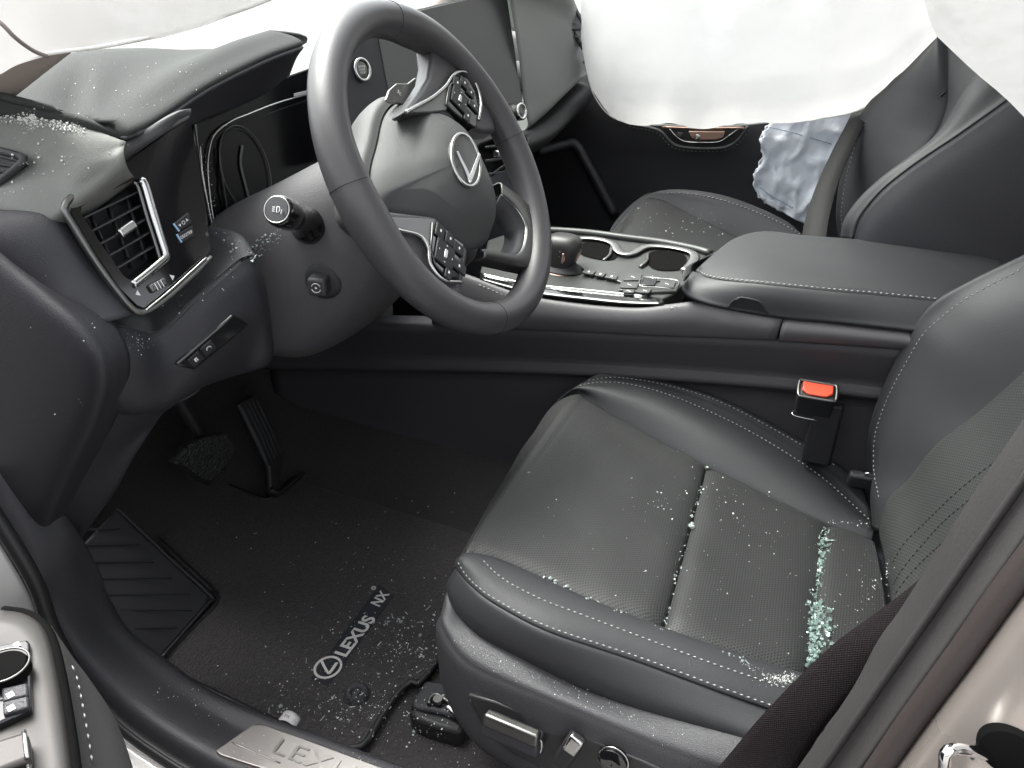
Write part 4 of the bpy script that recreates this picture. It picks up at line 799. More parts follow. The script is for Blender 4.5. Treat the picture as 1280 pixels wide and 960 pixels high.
loft('back_bolster', [cn_, [p+V((-.05,.010,0)) for p in cn_], [p+V((-.085,-.03,0)) for p in cn_], [p+V((-.09,-.12,0)) for p in cn_]], leather_s, ds_, 40, 5, th=.002)
for q in ([(1240,580),(1200,612),(1160,650),(1130,680),(1116,704)], [(1218,620),(1180,652),(1150,685),(1128,712),(1116,732)], [(1186,672),(1155,700),(1132,725),(1118,745)]):
    P = onto(q, bi, .0004, 24)
    if len(P) > 5: stitch('stitching', P, threadd, ds_, .0045, .0015, .0011)
# seat rail cover on the floor
rl = thing('seat_rail', 'black seat rail end with bracket on the carpet beside the driver seat', 'seat rail', Z(545,885,.02))
prism('rail_plate', [Z(*q,.035) for q in [(531,850),(556,852),(580,872),(588,900),(545,888),(518,884),(514,876)]], V((0,0,-.03)), plastic, rl, .004)
prism('rail_cover', [Z(*q,.03) for q in [(513,880),(530,887),(560,894),(582,905),(575,915),(548,908),(520,898),(512,889)]], V((0,0,-.03)), rubber, rl, .006)
tube('rail_clip', Zs([(536,880),(538,872),(546,868),(553,872),(562,878),(574,883)], .040), .0028, darkmetal, rl, n=20)
lathe('rail_bolt', Z(547,876,.040), EZ, [(0,.004),(.006,.004),(.007,0)], darkmetal, rl, 12)
rbox('rail_clip_end', Z(568,890,.036), ((Z(574,896,.036)-Z(560,884,.036)).normalized(), EZ.cross((Z(574,896,.036)-Z(560,884,.036)).normalized()), EZ), (.012,.004,.003), satin, rl, .001)

# ================================================================== seat belt buckle beside the console
bk = thing('belt_buckle', 'black seat belt buckle with red release button between seat and console', 'belt buckle', X(1030,575,-.125))
bc = X(1018,503,-.125); bu = V((.10,-1,0)).normalized(); bd = V((-.87,-.1,-.42)).normalized(); bz = bu.cross(bd).normalized(); bz = bz if bz.z > 0 else -bz
rbox('buckle_body', bc+bz*.004, (bu, bd, bz), (.0225,.013,.020), dark, bk, .004, 3)
rb = rbox('buckle_lower', X(1028,540,-.12), (bu, EX, EZ), (.019,.010,.045), dark, bk, .004, 3)
ft = bc+bz*.0245
tube('buckle_frame', [ft+bu*(.0225*x)+bd*(.013*y) for x, y in ((-1,-.8),(-.8,-1),(.8,-1),(1,-.8),(1,.8),(.8,1),(-.8,1),(-1,.8))], .0022, darkmetal, bk, True, 40)
prism('release_button', [ft-bz*.001+bu*(.0185*x)+bd*(.010*y) for x, y in ((-1,-1),(1,-1),(1,.4),(.6,1),(-.6,1),(-1,.4))], bz*.004, red_p, bk, .0016)
tube('buckle_edge', [bc-bz*.017+bu*(.0230*x)+bd*(.0135*y) for x, y in ((-1,.2),(-.9,1),(.9,1),(1,.2))], .0008, satin, bk, n=24)
tg_ = thing('belt_tongue_guide', 'small grey belt anchor bracket wedged where cushion meets backrest', 'bracket', X(1075,600,-.13))
rbox('anchor_plate', X(1078,600,-.125), (bu, bd, bz), (.018,.006,.013), plastic_l, tg_, .004, 3); tube('anchor_glint', [X(1080,592,-.132), X(1088,591,-.132)], .0012, satin, tg_, n=4)

# ================================================================== passenger seat
ps = thing('car_seat', 'black leather passenger seat beyond the console, glass crumbs on its cushion', 'car seat', (.36, .2, .0), 'front seats')
PO = Xs([(759,300,.30),(764,285,.34),(774,271,.40),(796,250,.50),(815,241,.565),(840,237,.60),(874,239,.61),(912,247,.615),(952,262,.615),(984,278,.61),(1002,293,.605),(1030,310,.60)], 0)
PS = Xs([(760,302,.29),(767,286,.33),(778,272,.39),(798,253,.48),(816,245.5,.54),(842,242,.575),(874,245,.585),(909,253,.588),(952,269,.588),(985,285,.585),(1000,294,.58),(1030,312,.575)], 0)
PE = Xs([(761,305,.25),(768,293,.28),(779,279,.33),(797,256,.43),(808,248,.47),(828,250.5,.49),(843,258,.495),(859,266,.498),(890,281,.50),(921,297,.505),(950,311,.505),(985,328,.505)], 0)
pin = [V((.22+.0*i, p.y-.01, p.z-.012)) for i, p in enumerate(sp(PE,30))]
pin = [V((p.x-.20 if i > 8 else p.x-.20*(i/8.), p.y-(.03 if i > 8 else 0), p.z-.010)) for i, p in enumerate(sp(PE,30))]
pn2 = [V((p.x-.36 if i > 8 else p.x-.36*(i/8.)-.0, p.y-.03, p.z-.004)) for i, p in enumerate(sp(PE,30))]
pi_ = loft('cushion_insert', [PE, [p.lerp(q,.06)+V((0,0,-.004)) for p, q in zip(sp(PE,30),pin)], pin, pn2], perf, ps, 50, 8, th=.004)
loft('cushion_bolster', [[p+V((0,0,-.01)) for p in PE], PE, [p.lerp(q,.5)+V((0,0,.006)) for p, q in zip(sp(PE,40),sp(PS,40))], PS, PO, [p+V((.012,.0,-.02)) for p in PO], [p+V((.01,.02,-.16)) for p in PO]], leather_s, ps, 60, 5, th=.002)
stitch('stitching', [p+V((-.001,-.001,.0022)) for p in PS[3:]], thread, ps, .0055, .003, .0008)
stitch('stitching', [p+V((-.006,-.003,.0024)) for p in PS[3:]], threadd, ps, .0055, .003, .0010)
# front drop of the passenger cushion
loft('cushion_front', [[V((.15,.47,.36))]+PO[:1]+PO[2:5]+[V((.60,.50,.40))], [V((.15,.50,.30)), V((.3,.52,.32)), V((.45,.53,.33)), V((.60,.52,.33))], [V((.15,.48,.12)), V((.3,.5,.12)), V((.45,.5,.12)), V((.60,.5,.12))]], leather_s, ps, 24, 5, th=.003)
f0 = Xs([(1052,300),(1049,265),(1055,219),(1067,175),(1082,140),(1110,105),(1150,65),(1177,40),(1200,15),(1230,-20)], .60)
f1 = Xs([(1058,300),(1053,265),(1060,219),(1073,175),(1090,140),(1117,107),(1154,68),(1180,43),(1203,18),(1234,-18)], .575)
f2 = Xs([(1090,290),(1105,245),(1125,208),(1145,183),(1161,162),(1170,140),(1174,122),(1174,95),(1173,60),(1172,20)], .475)
fm = [p.lerp(q, .45)+V((0,.012,0)) for p, q in zip(sp(f1,30), sp(f2,30))]
fb = loft('back_bolster', [[p+V((.01,-.08,0)) for p in f0], f0, f1, fm, f2, [p+V((-.008,-.015,0)) for p in f2]], leather_s, ps, 50, 5, th=.002)
stitch('stitching', onto([(1054,292),(1052,265),(1059,219),(1071,177),(1085,148)], fb, .0008, 30), thread, ps, .0055, .003, .0008)
g0 = [p+V((-.012,-.016,0)) for p in sp(f2, 30)]
g2 = Xs([(1055,300,.15),(1060,275,.15),(1080,247,.155),(1110,220,.16),(1140,198,.165),(1165,178,.17),(1185,155,.175),(1205,118,.18),(1222,92,.185),(1245,60,.19)], 0)
g1 = [p.lerp(q, .5)+V((0,-.012,0)) for p, q in zip(g0, sp(g2,30))]
loft('back_insert', [g0, g1, [p+V((.012,-.02,-.004)) for p in sp(g2,30)]], leather_s, ps, 40, 6, th=.003)
g3 = Xs([(1062,300,.125),(1066,280,.125),(1085,255,.128),(1115,226,.132),(1150,200,.136),(1175,184,.138),(1205,163,.14),(1235,140,.142),(1258,123,.145),(1300,90,.15)], 0)
g4 = Xs([(1066,300,.118),(1074,272,.118),(1099,240,.118),(1130,214,.12),(1161,192,.12),(1190,173,.12),(1220,152,.12),(1255,127,.12),(1290,100,.12),(1330,70,.12)], 0)
loft('back_bolster', [[p+V((.02,-.03,-.004)) for p in g2], g2, [p.lerp(q,.5)+V((-.004,.006,.002)) for p, q in zip(sp(g2,30), sp(g3,30))], g3, g4], leather_s, ps, 50, 5, th=.002)
tube('back_piping', g4, .0016, dark, ps, n=40, seg=6)
loft('back_side', [[p+V((.002,-.002,-.001)) for p in g4], [p+V((-.012,-.03,-.03)) for p in g4], [p+V((-.014,-.10,-.07)) for p in g4], [p+V((.0,-.22,-.12)) for p in g4], [p+V((.05,-.26,-.12)) for p in g4]], plastic, ps, 40, 5, th=.003)
stitch('stitching', onto([(1194,142),(1203,131),(1213,122),(1224,113),(1236,104)], bpy.data.objects[ps.children[-2].name], .001, 12) or [X(1194,142,.17), X(1236,104,.17)], thread, ps, .0055, .003, .0008)
tube('insert_seam', onto([(1176,120),(1190,108),(1205,97),(1218,88)], fb, .001, 8) or [X(1176,120,.45), X(1200,101,.4), X(1220,88,.36)], .0014, dark, ps, n=12)
# passenger belt strap
pb = thing('passenger_seat_belt', 'grey seat belt strap hanging in front of the passenger backrest', 'seat belt', X(1018,295,.2))
ed1 = [X(1075,105,.64), X(1064,142,.61), X(1042,185,.52), X(1022,228,.42), X(1008,268,.30), X(1003,292,.25), X(1003,310,.22)]; ed2 = [X(1098,100,.63), X(1087,138,.60), X(1066,185,.51), X(1048,228,.41), X(1037,268,.28), X(1033,295,.23), X(1034,312,.20)]
grid('belt_strap', [sp(ed1,30), [p.lerp(q,.5) for p, q in zip(sp(ed1,30), sp(ed2,30))], sp(ed2,30)], belt_g, pb, th=.0015)

# ================================================================== passenger door
pdr = thing('passenger_door', 'dark inner panel of the closed passenger door with recessed handle', 'car door', (.72, .4, .1))
rows = []
for z, x in ((.02,.70),(.15,.695),(.30,.70),(.42,.705),(.50,.70),(.545,.69),(.60,.70),(.70,.735),(.74,.77)):
    rows.append([V((x+.004*noise.noise(V((y*3, z*5, 2))), y, z)) for y in [1.15-1.9*i/24 for i in range(25)]])
door_m = mat('door_skin', (.020,.020,.023), .5, bump=('voro',1000,.0003), var=.1, vscale=4)
grid('door_panel', rows, door_m, pdr, th=.01)
hx = .678
tube('handle_surround', Xs([(786,155),(812,160),(826,165),(841,180),(856,184.5),(882,186),(906,184.5),(922,176),(935,158)], hx), .004, leather_s, pdr, n=50)
stitch('stitching', Xs([(786,158),(812,163),(824,168),(839,183),(856,188),(882,189.5),(906,188),(925,178),(938,160)], hx-.003), thread, pdr, .005, .004, .0005)
prism('handle_recess', Xs([(830,157),(843,169),(857,178),(882,180),(900,178),(913,169),(929,158)], hx+.002), V((.01,0,0)), dark, pdr, .002)
tube('handle_line', Xs([(836,160),(845,170),(857,177),(880,178),(899,177),(912,169),(926,159)], hx-.001), .0016, satin, pdr, n=40, seg=6)
hd = prism('inner_handle', Xs([(860,164),(906,164),(903,172),(895,175),(872,175.5),(864,172)], hx-.004), V((.008,0,0)), copper, pdr, .002)
lathe('handle_pin', X(872,171,hx-.006), V((-1,0,.1)), [(0,.003),(.004,.003),(.006,0)], satin, hd, 16)
rbox('lock_tab', X(850,168,hx-.002), (EX, EY, EZ), (.004,.006,.004), plastic_l, pdr, .001)
tube('upper_trim', Xs([(828,159),(870,160.5),(930,160)], hx-.002), .003, copper, pdr, n=12, flat=.6)
tube('hinge_pillar_edge', Xs([(672,190,.60),(700,182,.66),(718,180,.68),(731,200,.685),(748,230,.69),(768,268,.69)], 0), .012, door_m, pdr, n=30)

# ================================================================== airbags
def cloth(name, rows, m, parent, amp=.004, seed=0, fold=0):
    nv = len(rows)
    R = []
    for j, r in enumerate(rows):
        q = []
        for i, p in enumerate(r):
            f = amp*noise.noise(V((p.y*14, p.z*14, seed)))+amp*.6*noise.noise(V((p.y*38, p.z*22, seed+3)))+fold*math.sin(p.y*40+p.z*9+seed)*math.exp(-j/(nv*.25))
            q.append(p+V((f, 0, f*.5)))
        R.append(q)
    return grid(name, R, m, parent)
cur = thing('curtain_airbag', 'big white deployed curtain airbag hanging over the passenger window', 'airbag', (.62, .4, .57), 'deployed curtain airbags')
hem = sp(Xs([(733,70),(736,98),(744,122),(764,146),(796,155),(840,157),(880,158.5),(925,157),(964,153),(1020,149),(1064,142),(1099,124),(1117,106),(1155,73),(1177,48),(1200,22),(1240,-30)], .60), 90)
tops = [V((.62, p.y+(.01 if i < 10 else 0), 1.22)) for i, p in enumerate(hem)]
rows = []
for k in range(26):
    t = k/25; rows.append([V((.60-.07*math.sin(math.pi*min(1, t*1.15))**.9-.012*math.exp(-((t-.07)/.035)**2), h.y+(tp_.y-h.y)*t, h.z+(tp_.z-h.z)*t)) for h, tp_ in zip(hem, tops)])
cb = cloth('airbag_cushion', rows, bag, cur, .005, 1, .006)
tube('airbag_hem', [p+V((-.001,0,.001)) for p in hem], .0016, bag, cur, raw=True, seg=6)
tube('airbag_seam', [p+V((-.010,-.012,.03)) for p in Xs([(742,40),(745,70),(749,105),(756,128)], .60)], .0012, mat('airbag_seam', (.45,.42,.40), .8), cur, n=16, seg=5)
# torn side airbag hanging by the passenger backrest
tor = thing('torn_side_airbag', 'crumpled pale blue torn airbag cloth hanging beside the passenger backrest', 'airbag', X(990,275,.63))
le = Xs([(968,140),(962,155),(952,172),(954,194),(945,216),(944,234),(955,250),(970,259),(985,267),(1005,277)], .66); ri = Xs([(1085,130),(1075,142),(1062,160),(1052,180),(1042,200),(1034,220),(1026,238),(1020,252),(1014,266),(1010,280)], .65)
a, b = sp(le, 36), sp(ri, 36); rows = []
for k in range(29):
    t = k/28; r = []
    for i, (p, q) in enumerate(zip(a, b)):
        w = p.lerp(q, t); c_ = .014*noise.noise(V((w.y*15, w.z*15, 5)))+.026*(.5-abs(noise.noise(V((w.y*22+w.z*12, w.z*14-w.y*6, 9)))))+.010*(.5-abs(noise.noise(V((w.y*48, w.z*30+w.y*20, 2)))))
        jag = .006*noise.noise(V((i*.9, 0, 4)))*(1-t)
        r.append(w+V((-c_, jag, .5*jag)))
    rows.append(r)
grid('airbag_cushion', rows, bag_b, tor, th=.0015)
for q in ([(962,158),(985,163),(1010,170),(1040,179)], [(950,232),(965,243),(985,254),(1003,262)]): tube('airbag_seam', [p+V((-.012,0,0)) for p in Xs(q, .655)], .0008, mat('blue_seam', (.20,.25,.34), .8) if 'blue_seam' not in MATS else MATS['blue_seam'], tor, n=16, seg=5)
P = []
for i, p in enumerate(a): P += [p+V((-.004, .003*math.sin(i*2.1), .003*math.cos(i*3.3)))]
tube('frayed_edge', P, .0022, bag_b, tor, raw=True, seg=5)
# driver side curtain airbag, front and rear lobes seen at the top of the picture
cu1 = thing('curtain_airbag', 'white curtain airbag cloth drooping over the driver side of the dashboard, top left', 'airbag', (-.66, .7, .8), 'deployed curtain airbags')
h1 = sp(Xs([(-120,150),(-60,122),(0,92),(28,76),(56,70),(89,65),(130,60),(190,48),(260,28),(340,0),(420,-40)], -.74), 60)
rows = []
for k in range(20):
    t = k/19; rows.append([V((p.x-.035*math.sin(math.pi*min(1, t*1.2))**.7+.05*t, p.y-.0*t, p.z+(1.16-p.z)*t)) for p in h1])
cloth('airbag_cushion', rows, bag, cu1, .004, 4, .004)
sk = [X(-30,8,-.785), X(0,28,-.782), X(19,47,-.776), X(41,63,-.762), X(58,70,-.75)]
tube('airbag_tether', sk, .0022, mat('tether', (.22,.19,.18), .8), cu1, n=20, seg=6, flat=.6)
tube('airbag_hem', [p+V((-.001,0,.001)) for p in h1], .0014, bag, cu1, raw=True, seg=6)
cu2 = thing('curtain_airbag', 'white curtain airbag cloth hanging in front of the passenger backrest, top right', 'airbag', (-.62, -.05, .8), 'deployed curtain airbags')
h2 = Xs([(1140,-60),(1155,-10),(1166,30),(1176,47),(1200,68),(1240,107),(1280,147),(1300,166)], -.62)
h2 = sp(h2+[h2[-1]+V((-.01,-.10,-.02)), h2[-1]+V((-.01,-.4,.0))], 50)
rows = []
for k in range(16):
    t = k/15; rows.append([V((p.x-.03*math.sin(math.pi*min(1, t*1.2))**.7, p.y, p.z+(1.2-p.z)*t)) for p in h2])
cloth('airbag_cushion', rows, bag, cu2, .003, 7, .002)

# ================================================================== centre pillar, belt and striker next to the camera
bp = thing('centre_pillar', 'dark trimmed centre pillar with dusty grey paint at the lower right', 'pillar', (-.72, 0, .3))
A0 = Xs([(1330,460),(1290,513),(1239,587),(1192,659),(1155,718),(1120,772),(1097,804),(1067,860),(1030,915),(995,965),(970,1005)], -.68)
A1 = Xs([(1360,480),(1268,612),(1178,742),(1082,880),(985,1020)], -.695)
A2 = Xs([(1380,490),(1285,622),(1192,756),(1094,898),(998,1038)], -.70)
A3 = Xs([(1390,520),(1294,650),(1200,782),(1098,926),(1004,1060)], -.712)
pilm = mat('pillar_plastic', (.040,.038,.038), .6, spec=.3, bump=('noise', 350, .0004), var=.25, vscale=18)
loft('pillar_trim', [[p+V((.05,-.03,0)) for p in A0], [p+V((.012,-.006,0)) for p in A0], A0, A1, A2, A3], pilm, bp, 50, 5, th=.003)
tube('trim_ridge', [p+V((-.003,0,.0)) for p in A1], .0035, pilm, bp, n=50, flat=.6)
slc = Xs([(1400,555),(1356,612),(1303,678),(1250,748),(1208,808),(1168,862),(1136,906),(1100,958),(1064,1008),(1034,1048)], -.718)
tube('door_seal', slc, .0075, mat('seal_brown', (.030,.024,.023), .55, bump=('noise',300,.0003)), bp, n=50, seg=10)
P0 = [p+V((-.004,-.006,-.002)) for p in slc]; P1 = [p+V((-.018,-.012,.0)) for p in slc]; P2 = [p+V((-.028,-.03,0)) for p in slc]; P3 = [p+V((-.034,-.06,0)) for p in slc]; P4 = [p+V((-.05,-.11,-.01)) for p in slc]; P5 = [p+V((-.055,-.2,-.02)) for p in slc]
pt_ = loft('painted_jamb', [P0, P1, P2, P3, P4, P5], paint, bp, 50, 6, th=.003)
hp_, hn_ = hit(1262,938,pt_)
if hp_ is None: hp_, hn_ = X(1262,938,-.75), V((-.9,.2,.3)).normalized()
lathe('jamb_recess_shade', hp_+hn_*.003, hn_, [(0,.001),(.010,.0008),(.014,.0),(.016,-.003),(.0165,-.014)], MATS['cup_black'], bp, 32)  # raised black plug, its colour stands in for the shaded hollow
stk = thing('door_striker', 'shiny metal door striker loop on the painted jamb in the bottom right corner', 'striker', X(1180,945,-.75))
s0, s1_, s2_, s3_ = X(1240,945,-.745), X(1195,936,-.765), X(1183,940,-.77), X(1180,985,-.765)
tube('striker_wire', [X(1252,948,-.742), s0, X(1212,938,-.76), s1_, s2_, X(1181,952,-.77), s3_, X(1182,1010,-.76)], .0032, chrome, stk, n=40, seg=10)
rbox('striker_plate', X(1236,946,-.742), (EY, EZ, EX), (.009,.009,.003), darkmetal, stk, .002)
# sun bleached scuffs
sb_ = thing('driver_seat_belt', 'black woven driver seat belt running down beside the centre pillar', 'seat belt', X(950,940,-.66))
E1 = [X(1255,575,-.66), X(1205,655,-.66), X(1161,713,-.66), X(1099,763,-.655), X(1036,810,-.65), X(958,888,-.645), X(908,947,-.64), X(870,992,-.64), X(840,1030,-.64)]
E2 = [X(1290,590,-.672), X(1225,690,-.672), X(1160,775,-.672), X(1112,815,-.668), X(1075,858,-.664), X(1034,905,-.66), X(998,962,-.655), X(972,1005,-.655), X(950,1040,-.655)]
a, b = sp(E1, 60), sp(E2, 60)
grid('belt_strap', [a]+[[p.lerp(q, k/6)+V((-.0012*math.sin(math.pi*k/6)*2, 0, .001*math.sin(math.pi*k/6))) for p, q in zip(a, b)] for k in range(1, 6)]+[b], belt_m, sb_, th=.0014)

# ================================================================== driver door armrest, bottom left
dd = thing('driver_door', 'open driver door armrest with window and mirror switches, bottom left', 'car door', Z(60,960,.45))
dm = mat('armrest_grey', (.03,.031,.029), .5, bump=('voro',1600,.0001))
za = .57
r4 = Zs([(0,762),(30,767),(50,781),(62,806),(72,850),(80,900),(88,960),(100,1100)], za-.002); r3 = Zs([(-10,774),(20,780),(38,797),(49,823),(57,860),(64,905),(71,960),(82,1100)], za+.001); r2 = Zs([(-30,786),(-5,796),(8,815),(16,845),(22,880),(27,915),(32,960),(40,1100)], za); r1 = Zs([(-90,790),(-70,805),(-60,830),(-56,860),(-55,890),(-55,920),(-58,965),(-62,1110)], za); r0 = Zs([(-190,780),(-180,810),(-175,840),(-172,870),(-172,900),(-172,930),(-176,970),(-180,1110)], za-.002)
loft('armrest_top', [[p+V((-.02,.02,-.1)) for p in r0], r0, r1, r2, r3, r4, [p+V((.003,.003,-.010)) for p in r4]], champagne, dd, 44, 6, th=.003)
tube('armrest_groove', [p+V((.002,.002,-.004)) for p in r4], .0030, MATS['cup_black'], dd, n=50)
pnl = prism('switch_panel', [Z(*q, za+.004) for q in [(-60,818),(0,806),(34,799),(37,803),(39,885),(0,903),(-60,925)]], V((0,0,-.006)), gloss, dd, .001)
mc = Z(6,838, za+.006); lathe('mirror_dial', mc, EZ, [(0,.003),(.0085,.003),(.0095,.001),(.010,-.002)], MATS['cup_black'], pnl, 32); ring('dial_ring', mc+V((0,0,.003)), (EX, EY), .0098, .0005, darkmetal, pnl, 40)
for q in ((21,806),(23,844)): rbox('icon', Z(*q, za+.0044), (V((.3,.9,0)).normalized(), V((.9,-.3,0)).normalized(), EZ), (.0016,.0012,.0002), white_p, pnl, .0003)
for q in [[(2,860),(34,853),(35,868),(3,876)], [(3,877),(35,869),(36,883),(4,893)]]:
    b_ = prism('lock_button', [Z(*z_, za+.0062) for z_ in q], V((0,0,-.003)), plastic, pnl, .0008); c_ = sum([Z(*z_, za+.0064) for z_ in q], V())/4; rbox('icon', c_-V((.002,0,0)), (V((.3,.9,0)).normalized(), V((.9,-.3,0)).normalized(), EZ), (.0016,.0013,.0002), white_p, b_, .0003)
for q in [[(-30,932),(34,912),(38,948),(-30,972)], [(-30,978),(40,955),(44,1000),(-30,1025)]]:
    b_ = prism('window_switch', [Z(*z_, za+.008) for z_ in q], V((0,0,-.008)), mat('window_switch_cap', (.05,.045,.042), .45, .1) if 'window_switch_cap' not in MATS else MATS['window_switch_cap'], dd, .002); tube('switch_edge', [Z(q[1][0]-4, q[1][1]+2, za+.0082), Z(q[2][0]-4, q[2][1], za+.0082)], .0009, satin, b_, n=6)
i0 = [p+V((.004,.003,-.012)) for p in r4[2:]]; i1 = Zs([(62,783,.553),(84,820,.550),(97,862,.547),(108,915,.544),(117,965,.541),(135,1110,.535)], 0); i2 = Zs([(68,792,.53),(92,826,.525),(122,863,.52),(147,910,.515),(170,985,.51)], 0); i2.append(Z(190,1090,.505))
inn = loft('inner_pad', [i0, i1, i2, [p+V((.004,.01,-.05)) for p in i2], [p+V((-.02,.0,-.30)) for p in i2]], mat('door_pad', (.05,.049,.049), .55, bump=('voro',1300,.00012)), dd, 40, 5, th=.003)
stitch('stitching', onto([(88,832),(95,850),(102,885),(109,925),(114,958)], inn, .0006, 20), thread, dd, .0035, .0018, .0006)

# the door shell behind the armrest: inner skin, outer skin, window frame
hg, te = V((-.80,1.10,0)), V((-1.165,.15,0))
def DS(t, z, o): d = te-hg; n2 = V((d.y, -d.x, 0)).normalized(); n2 = n2 if n2.x < 0 else -n2; return hg.lerp(te, t)+n2*o+V((0,0,z))
loft('door_skin', [[DS(t, z, o) for t in (0,.3,.6,1)] for z, o in ((-.18,.02),(.0,.0),(.3,-.005),(.5,.0),(.66,.015),(.70,.035),(.70,.06),(.55,.10),(.2,.11),(-.1,.09),(-.18,.05),(-.18,.02))], MATS['door_skin'], dd, 16, 3, lin=True)
tube('window_frame', [DS(0,.70,.05), DS(.35,.92,.02), DS(.72,1.14,-.05), DS(.98,1.17,-.08), DS(1.0,.70,.05)], .022, dark, dd, n=40)
rd = thing('rear_door', 'closed rear door behind the centre pillar', 'car door', (-.80, -.6, 0))
loft('door_skin', [[V((x, y, z)) for y in (-.16,-.5,-.9,-1.2)] for z, x in ((-.18,-.76),(.0,-.70),(.3,-.69),(.66,-.70),(.72,-.73),(.70,-.78),(.4,-.83),(-.1,-.82),(-.18,-.76))], paint, rd, 16, 3, lin=True)

# ================================================================== footwell
fm_ = thing('floor_mat', 'black carpet floor mat with white badge lettering in the driver footwell', 'floor mat', (-.35, .5, .0))
zm = .014
mo = [Z(205,822,zm), Z(240,785,zm), Z(268,757,zm), Z(272,745,zm), Z(262,733,zm), Z(215,690,zm), Z(194,667,zm), Z(197,656,zm), Z(225,632,zm), Z(256,608,zm), Z(275,604,zm), Z(305,614,zm), Z(330,624,zm), Z(345,618,zm), Z(365,598,zm), Z(388,590,zm), Z(420,592,zm), Z(480,605,zm), Z(540,618,zm), V((-.12,.66,zm)), V((-.12,.50,zm)), V((-.14,.485,zm)), V((-.30,.495,zm)), Z(530,847,zm), Z(512,852,zm), Z(490,875,zm), Z(470,907,zm), Z(455,930,zm), Z(435,935,zm), V((-.60,.52,zm)), V((-.605,.56,zm)), V((-.60,.80,zm))]
mtp = prism('mat_carpet', mo, V((0,0,-.012)), matcarpet, fm_, .003)
tube('mat_binding', [p+V((0,0,-.001)) for p in mo], .0042, rubber, fm_, True, 160, 6)
zt = zm+.0012
lb = prism('badge_patch', [Z(*q, zt) for q in [(388,848),(410,857),(492,744),(474,730)]], V((0,0,-.0012)), mat('badge_navy', (.010,.011,.018), .7), fm_, .0004)
bx = (Z(485,741,zt)-Z(412,833,zt)).normalized(); by = EZ.cross(bx)
thick = mat('badge_thread', (.62,.60,.58), .6, bump=('noise', 900, .0006))
ec = Z(410,834,zt+.001); ring('badge_ring', ec, (bx, by), .0185, .0019, thick, fm_, 40, ry=.0165, seg=6, flat=.6)
for pts, w in (([(.006,.014),(-.002,.004),(-.009,-.006)], .0018), ([(-.010,-.0075),(.0,-.0075),(.011,-.0068)], .0019)):
    P = sp([ec+bx*x+by*y for x, y in pts], 12); prism('badge_letter', [p+by*w-bx*w*.4 for p in P]+[p-by*w+bx*w*.4 for p in P[::-1]], V((0,0,.0012)), thick, fm_, .0003)
l0, l1 = Z(425,826,zt), Z(464,766,zt); tx = text('badge_lettering', 'LEXUS', .026, l0.lerp(l1, .5), bx, by, thick, fm_, .0006, 0, (l1-l0).length/.088, 'CENTER', 1.0, .0006)
l0, l1 = Z(467,759,zt), Z(483,740,zt); text('badge_lettering', 'NX', .023, l0.lerp(l1, .5), bx, by, thick, fm_, .0005, .15, (l1-l0).length/.040, 'CENTER', 1, .0004)
ring('badge_dot', Z(467,735,zt), (bx, by), .0030, .0009, thick, fm_, 16)
mf = thing('mat_fastener', 'round black fastener button in the floor mat near the sill plate', 'fastener', Z(446,869,zm))
lathe('fastener_disc', Z(446,869,zm), EZ, [(0,.004),(.006,.004),(.008,.007),(.013,.008),(.016,.005),(.0175,0)], plastic, mf, 28); rbox('fastener_grip', Z(446,869,zm+.006), (bx, by, EZ), (.008,.0018,.002), plastic_l, mf, .0008)
# foot rest
fr_ = thing('foot_rest', 'ridged black plastic foot rest left of the floor mat', 'foot rest', Z(205,820,.02))
fa, fb_, fc, fd = Z(100,684,.14), Z(146,636,.15), Z(266,748,.02), Z(202,822,.02)
fN = (fb_-fa).cross(fd-fa).normalized(); fN = fN if fN.z > 0 else -fN
prism('rest_plate', [fa.lerp(fb_,-.5), fb_, fc.lerp(fb_,.03), fc.lerp(fd,.12), fd, fd.lerp(fc,-.4)], -fN*.03, plastic, fr_, .004)
tube('rest_edge', [fb_+fN*.002, fb_.lerp(fc,.5), fc.lerp(fb_,.02), fc.lerp(fd,.10), fd], .0022, plastic, fr_, n=40)
for q0, q1 in (((112,662),(150,660)),((106,681),(175,680)),((108,702),(192,702)),((118,723),(215,722)),((134,743),(238,742)),((150,762),(240,762)),((168,785),(222,784))):
    A, B = PL(*q0, fa+fN*.002, fN), PL(*q1, fa+fN*.002, fN); d = (B-A).normalized(); rbox('rest_rib', (A+B)/2, (d, fN.cross(d), fN), ((B-A).length/2, .0014, .0010), rubber, fr_, .0005)
# pedals
br_ = thing('brake_pedal', 'black textured rubber brake pedal under the dashboard', 'pedal', Y(255,585,.95))
bpP = [Y(*q, .94) for q in [(219,577),(256,603),(266,602),(281,586),(295,565),(291,549),(283,541),(262,545),(238,556)]]
rb_m = mat('pedal_rubber', (.030,.030,.029), .6, bump=('voro', 260, .004), var=.5, vscale=180)
prism('pedal_pad', bpP, V((0,.02,-.004)), rb_m, br_, .004); tube('pad_edge', bpP[0:4], .003, rubber, br_, n=16); tube('pedal_arm', [Y(262,565,.965), V((-.36,1.02,.36)), V((-.34,1.08,.46))], .010, dark, br_, n=12)
ac = thing('accelerator_pedal', 'tall black accelerator pedal with raised ribs beside the tunnel', 'pedal', Y(345,615,.93))
aN = V((-.1,-.93,.35)).normalized(); aO = Y(340,600,.93)
def AP(px, py, h=0): return PL(px, py, aO+aN*h, aN)
prism('pedal_plate', [AP(*q) for q in [(297,505),(318,492),(326,500),(356,572),(350,600),(356,612),(348,622),(338,618),(336,585)]], -aN*.012, rubber, ac, .004)
for k in range(5): tube('pedal_rib', [AP(303+4.2*k, 510-3.0*k, .001), AP(322+4.0*k, 548-3*k, .001), AP(336+3.6*k, 582-4*k, .001)], .0016, plastic_l, ac, n=10, seg=6)
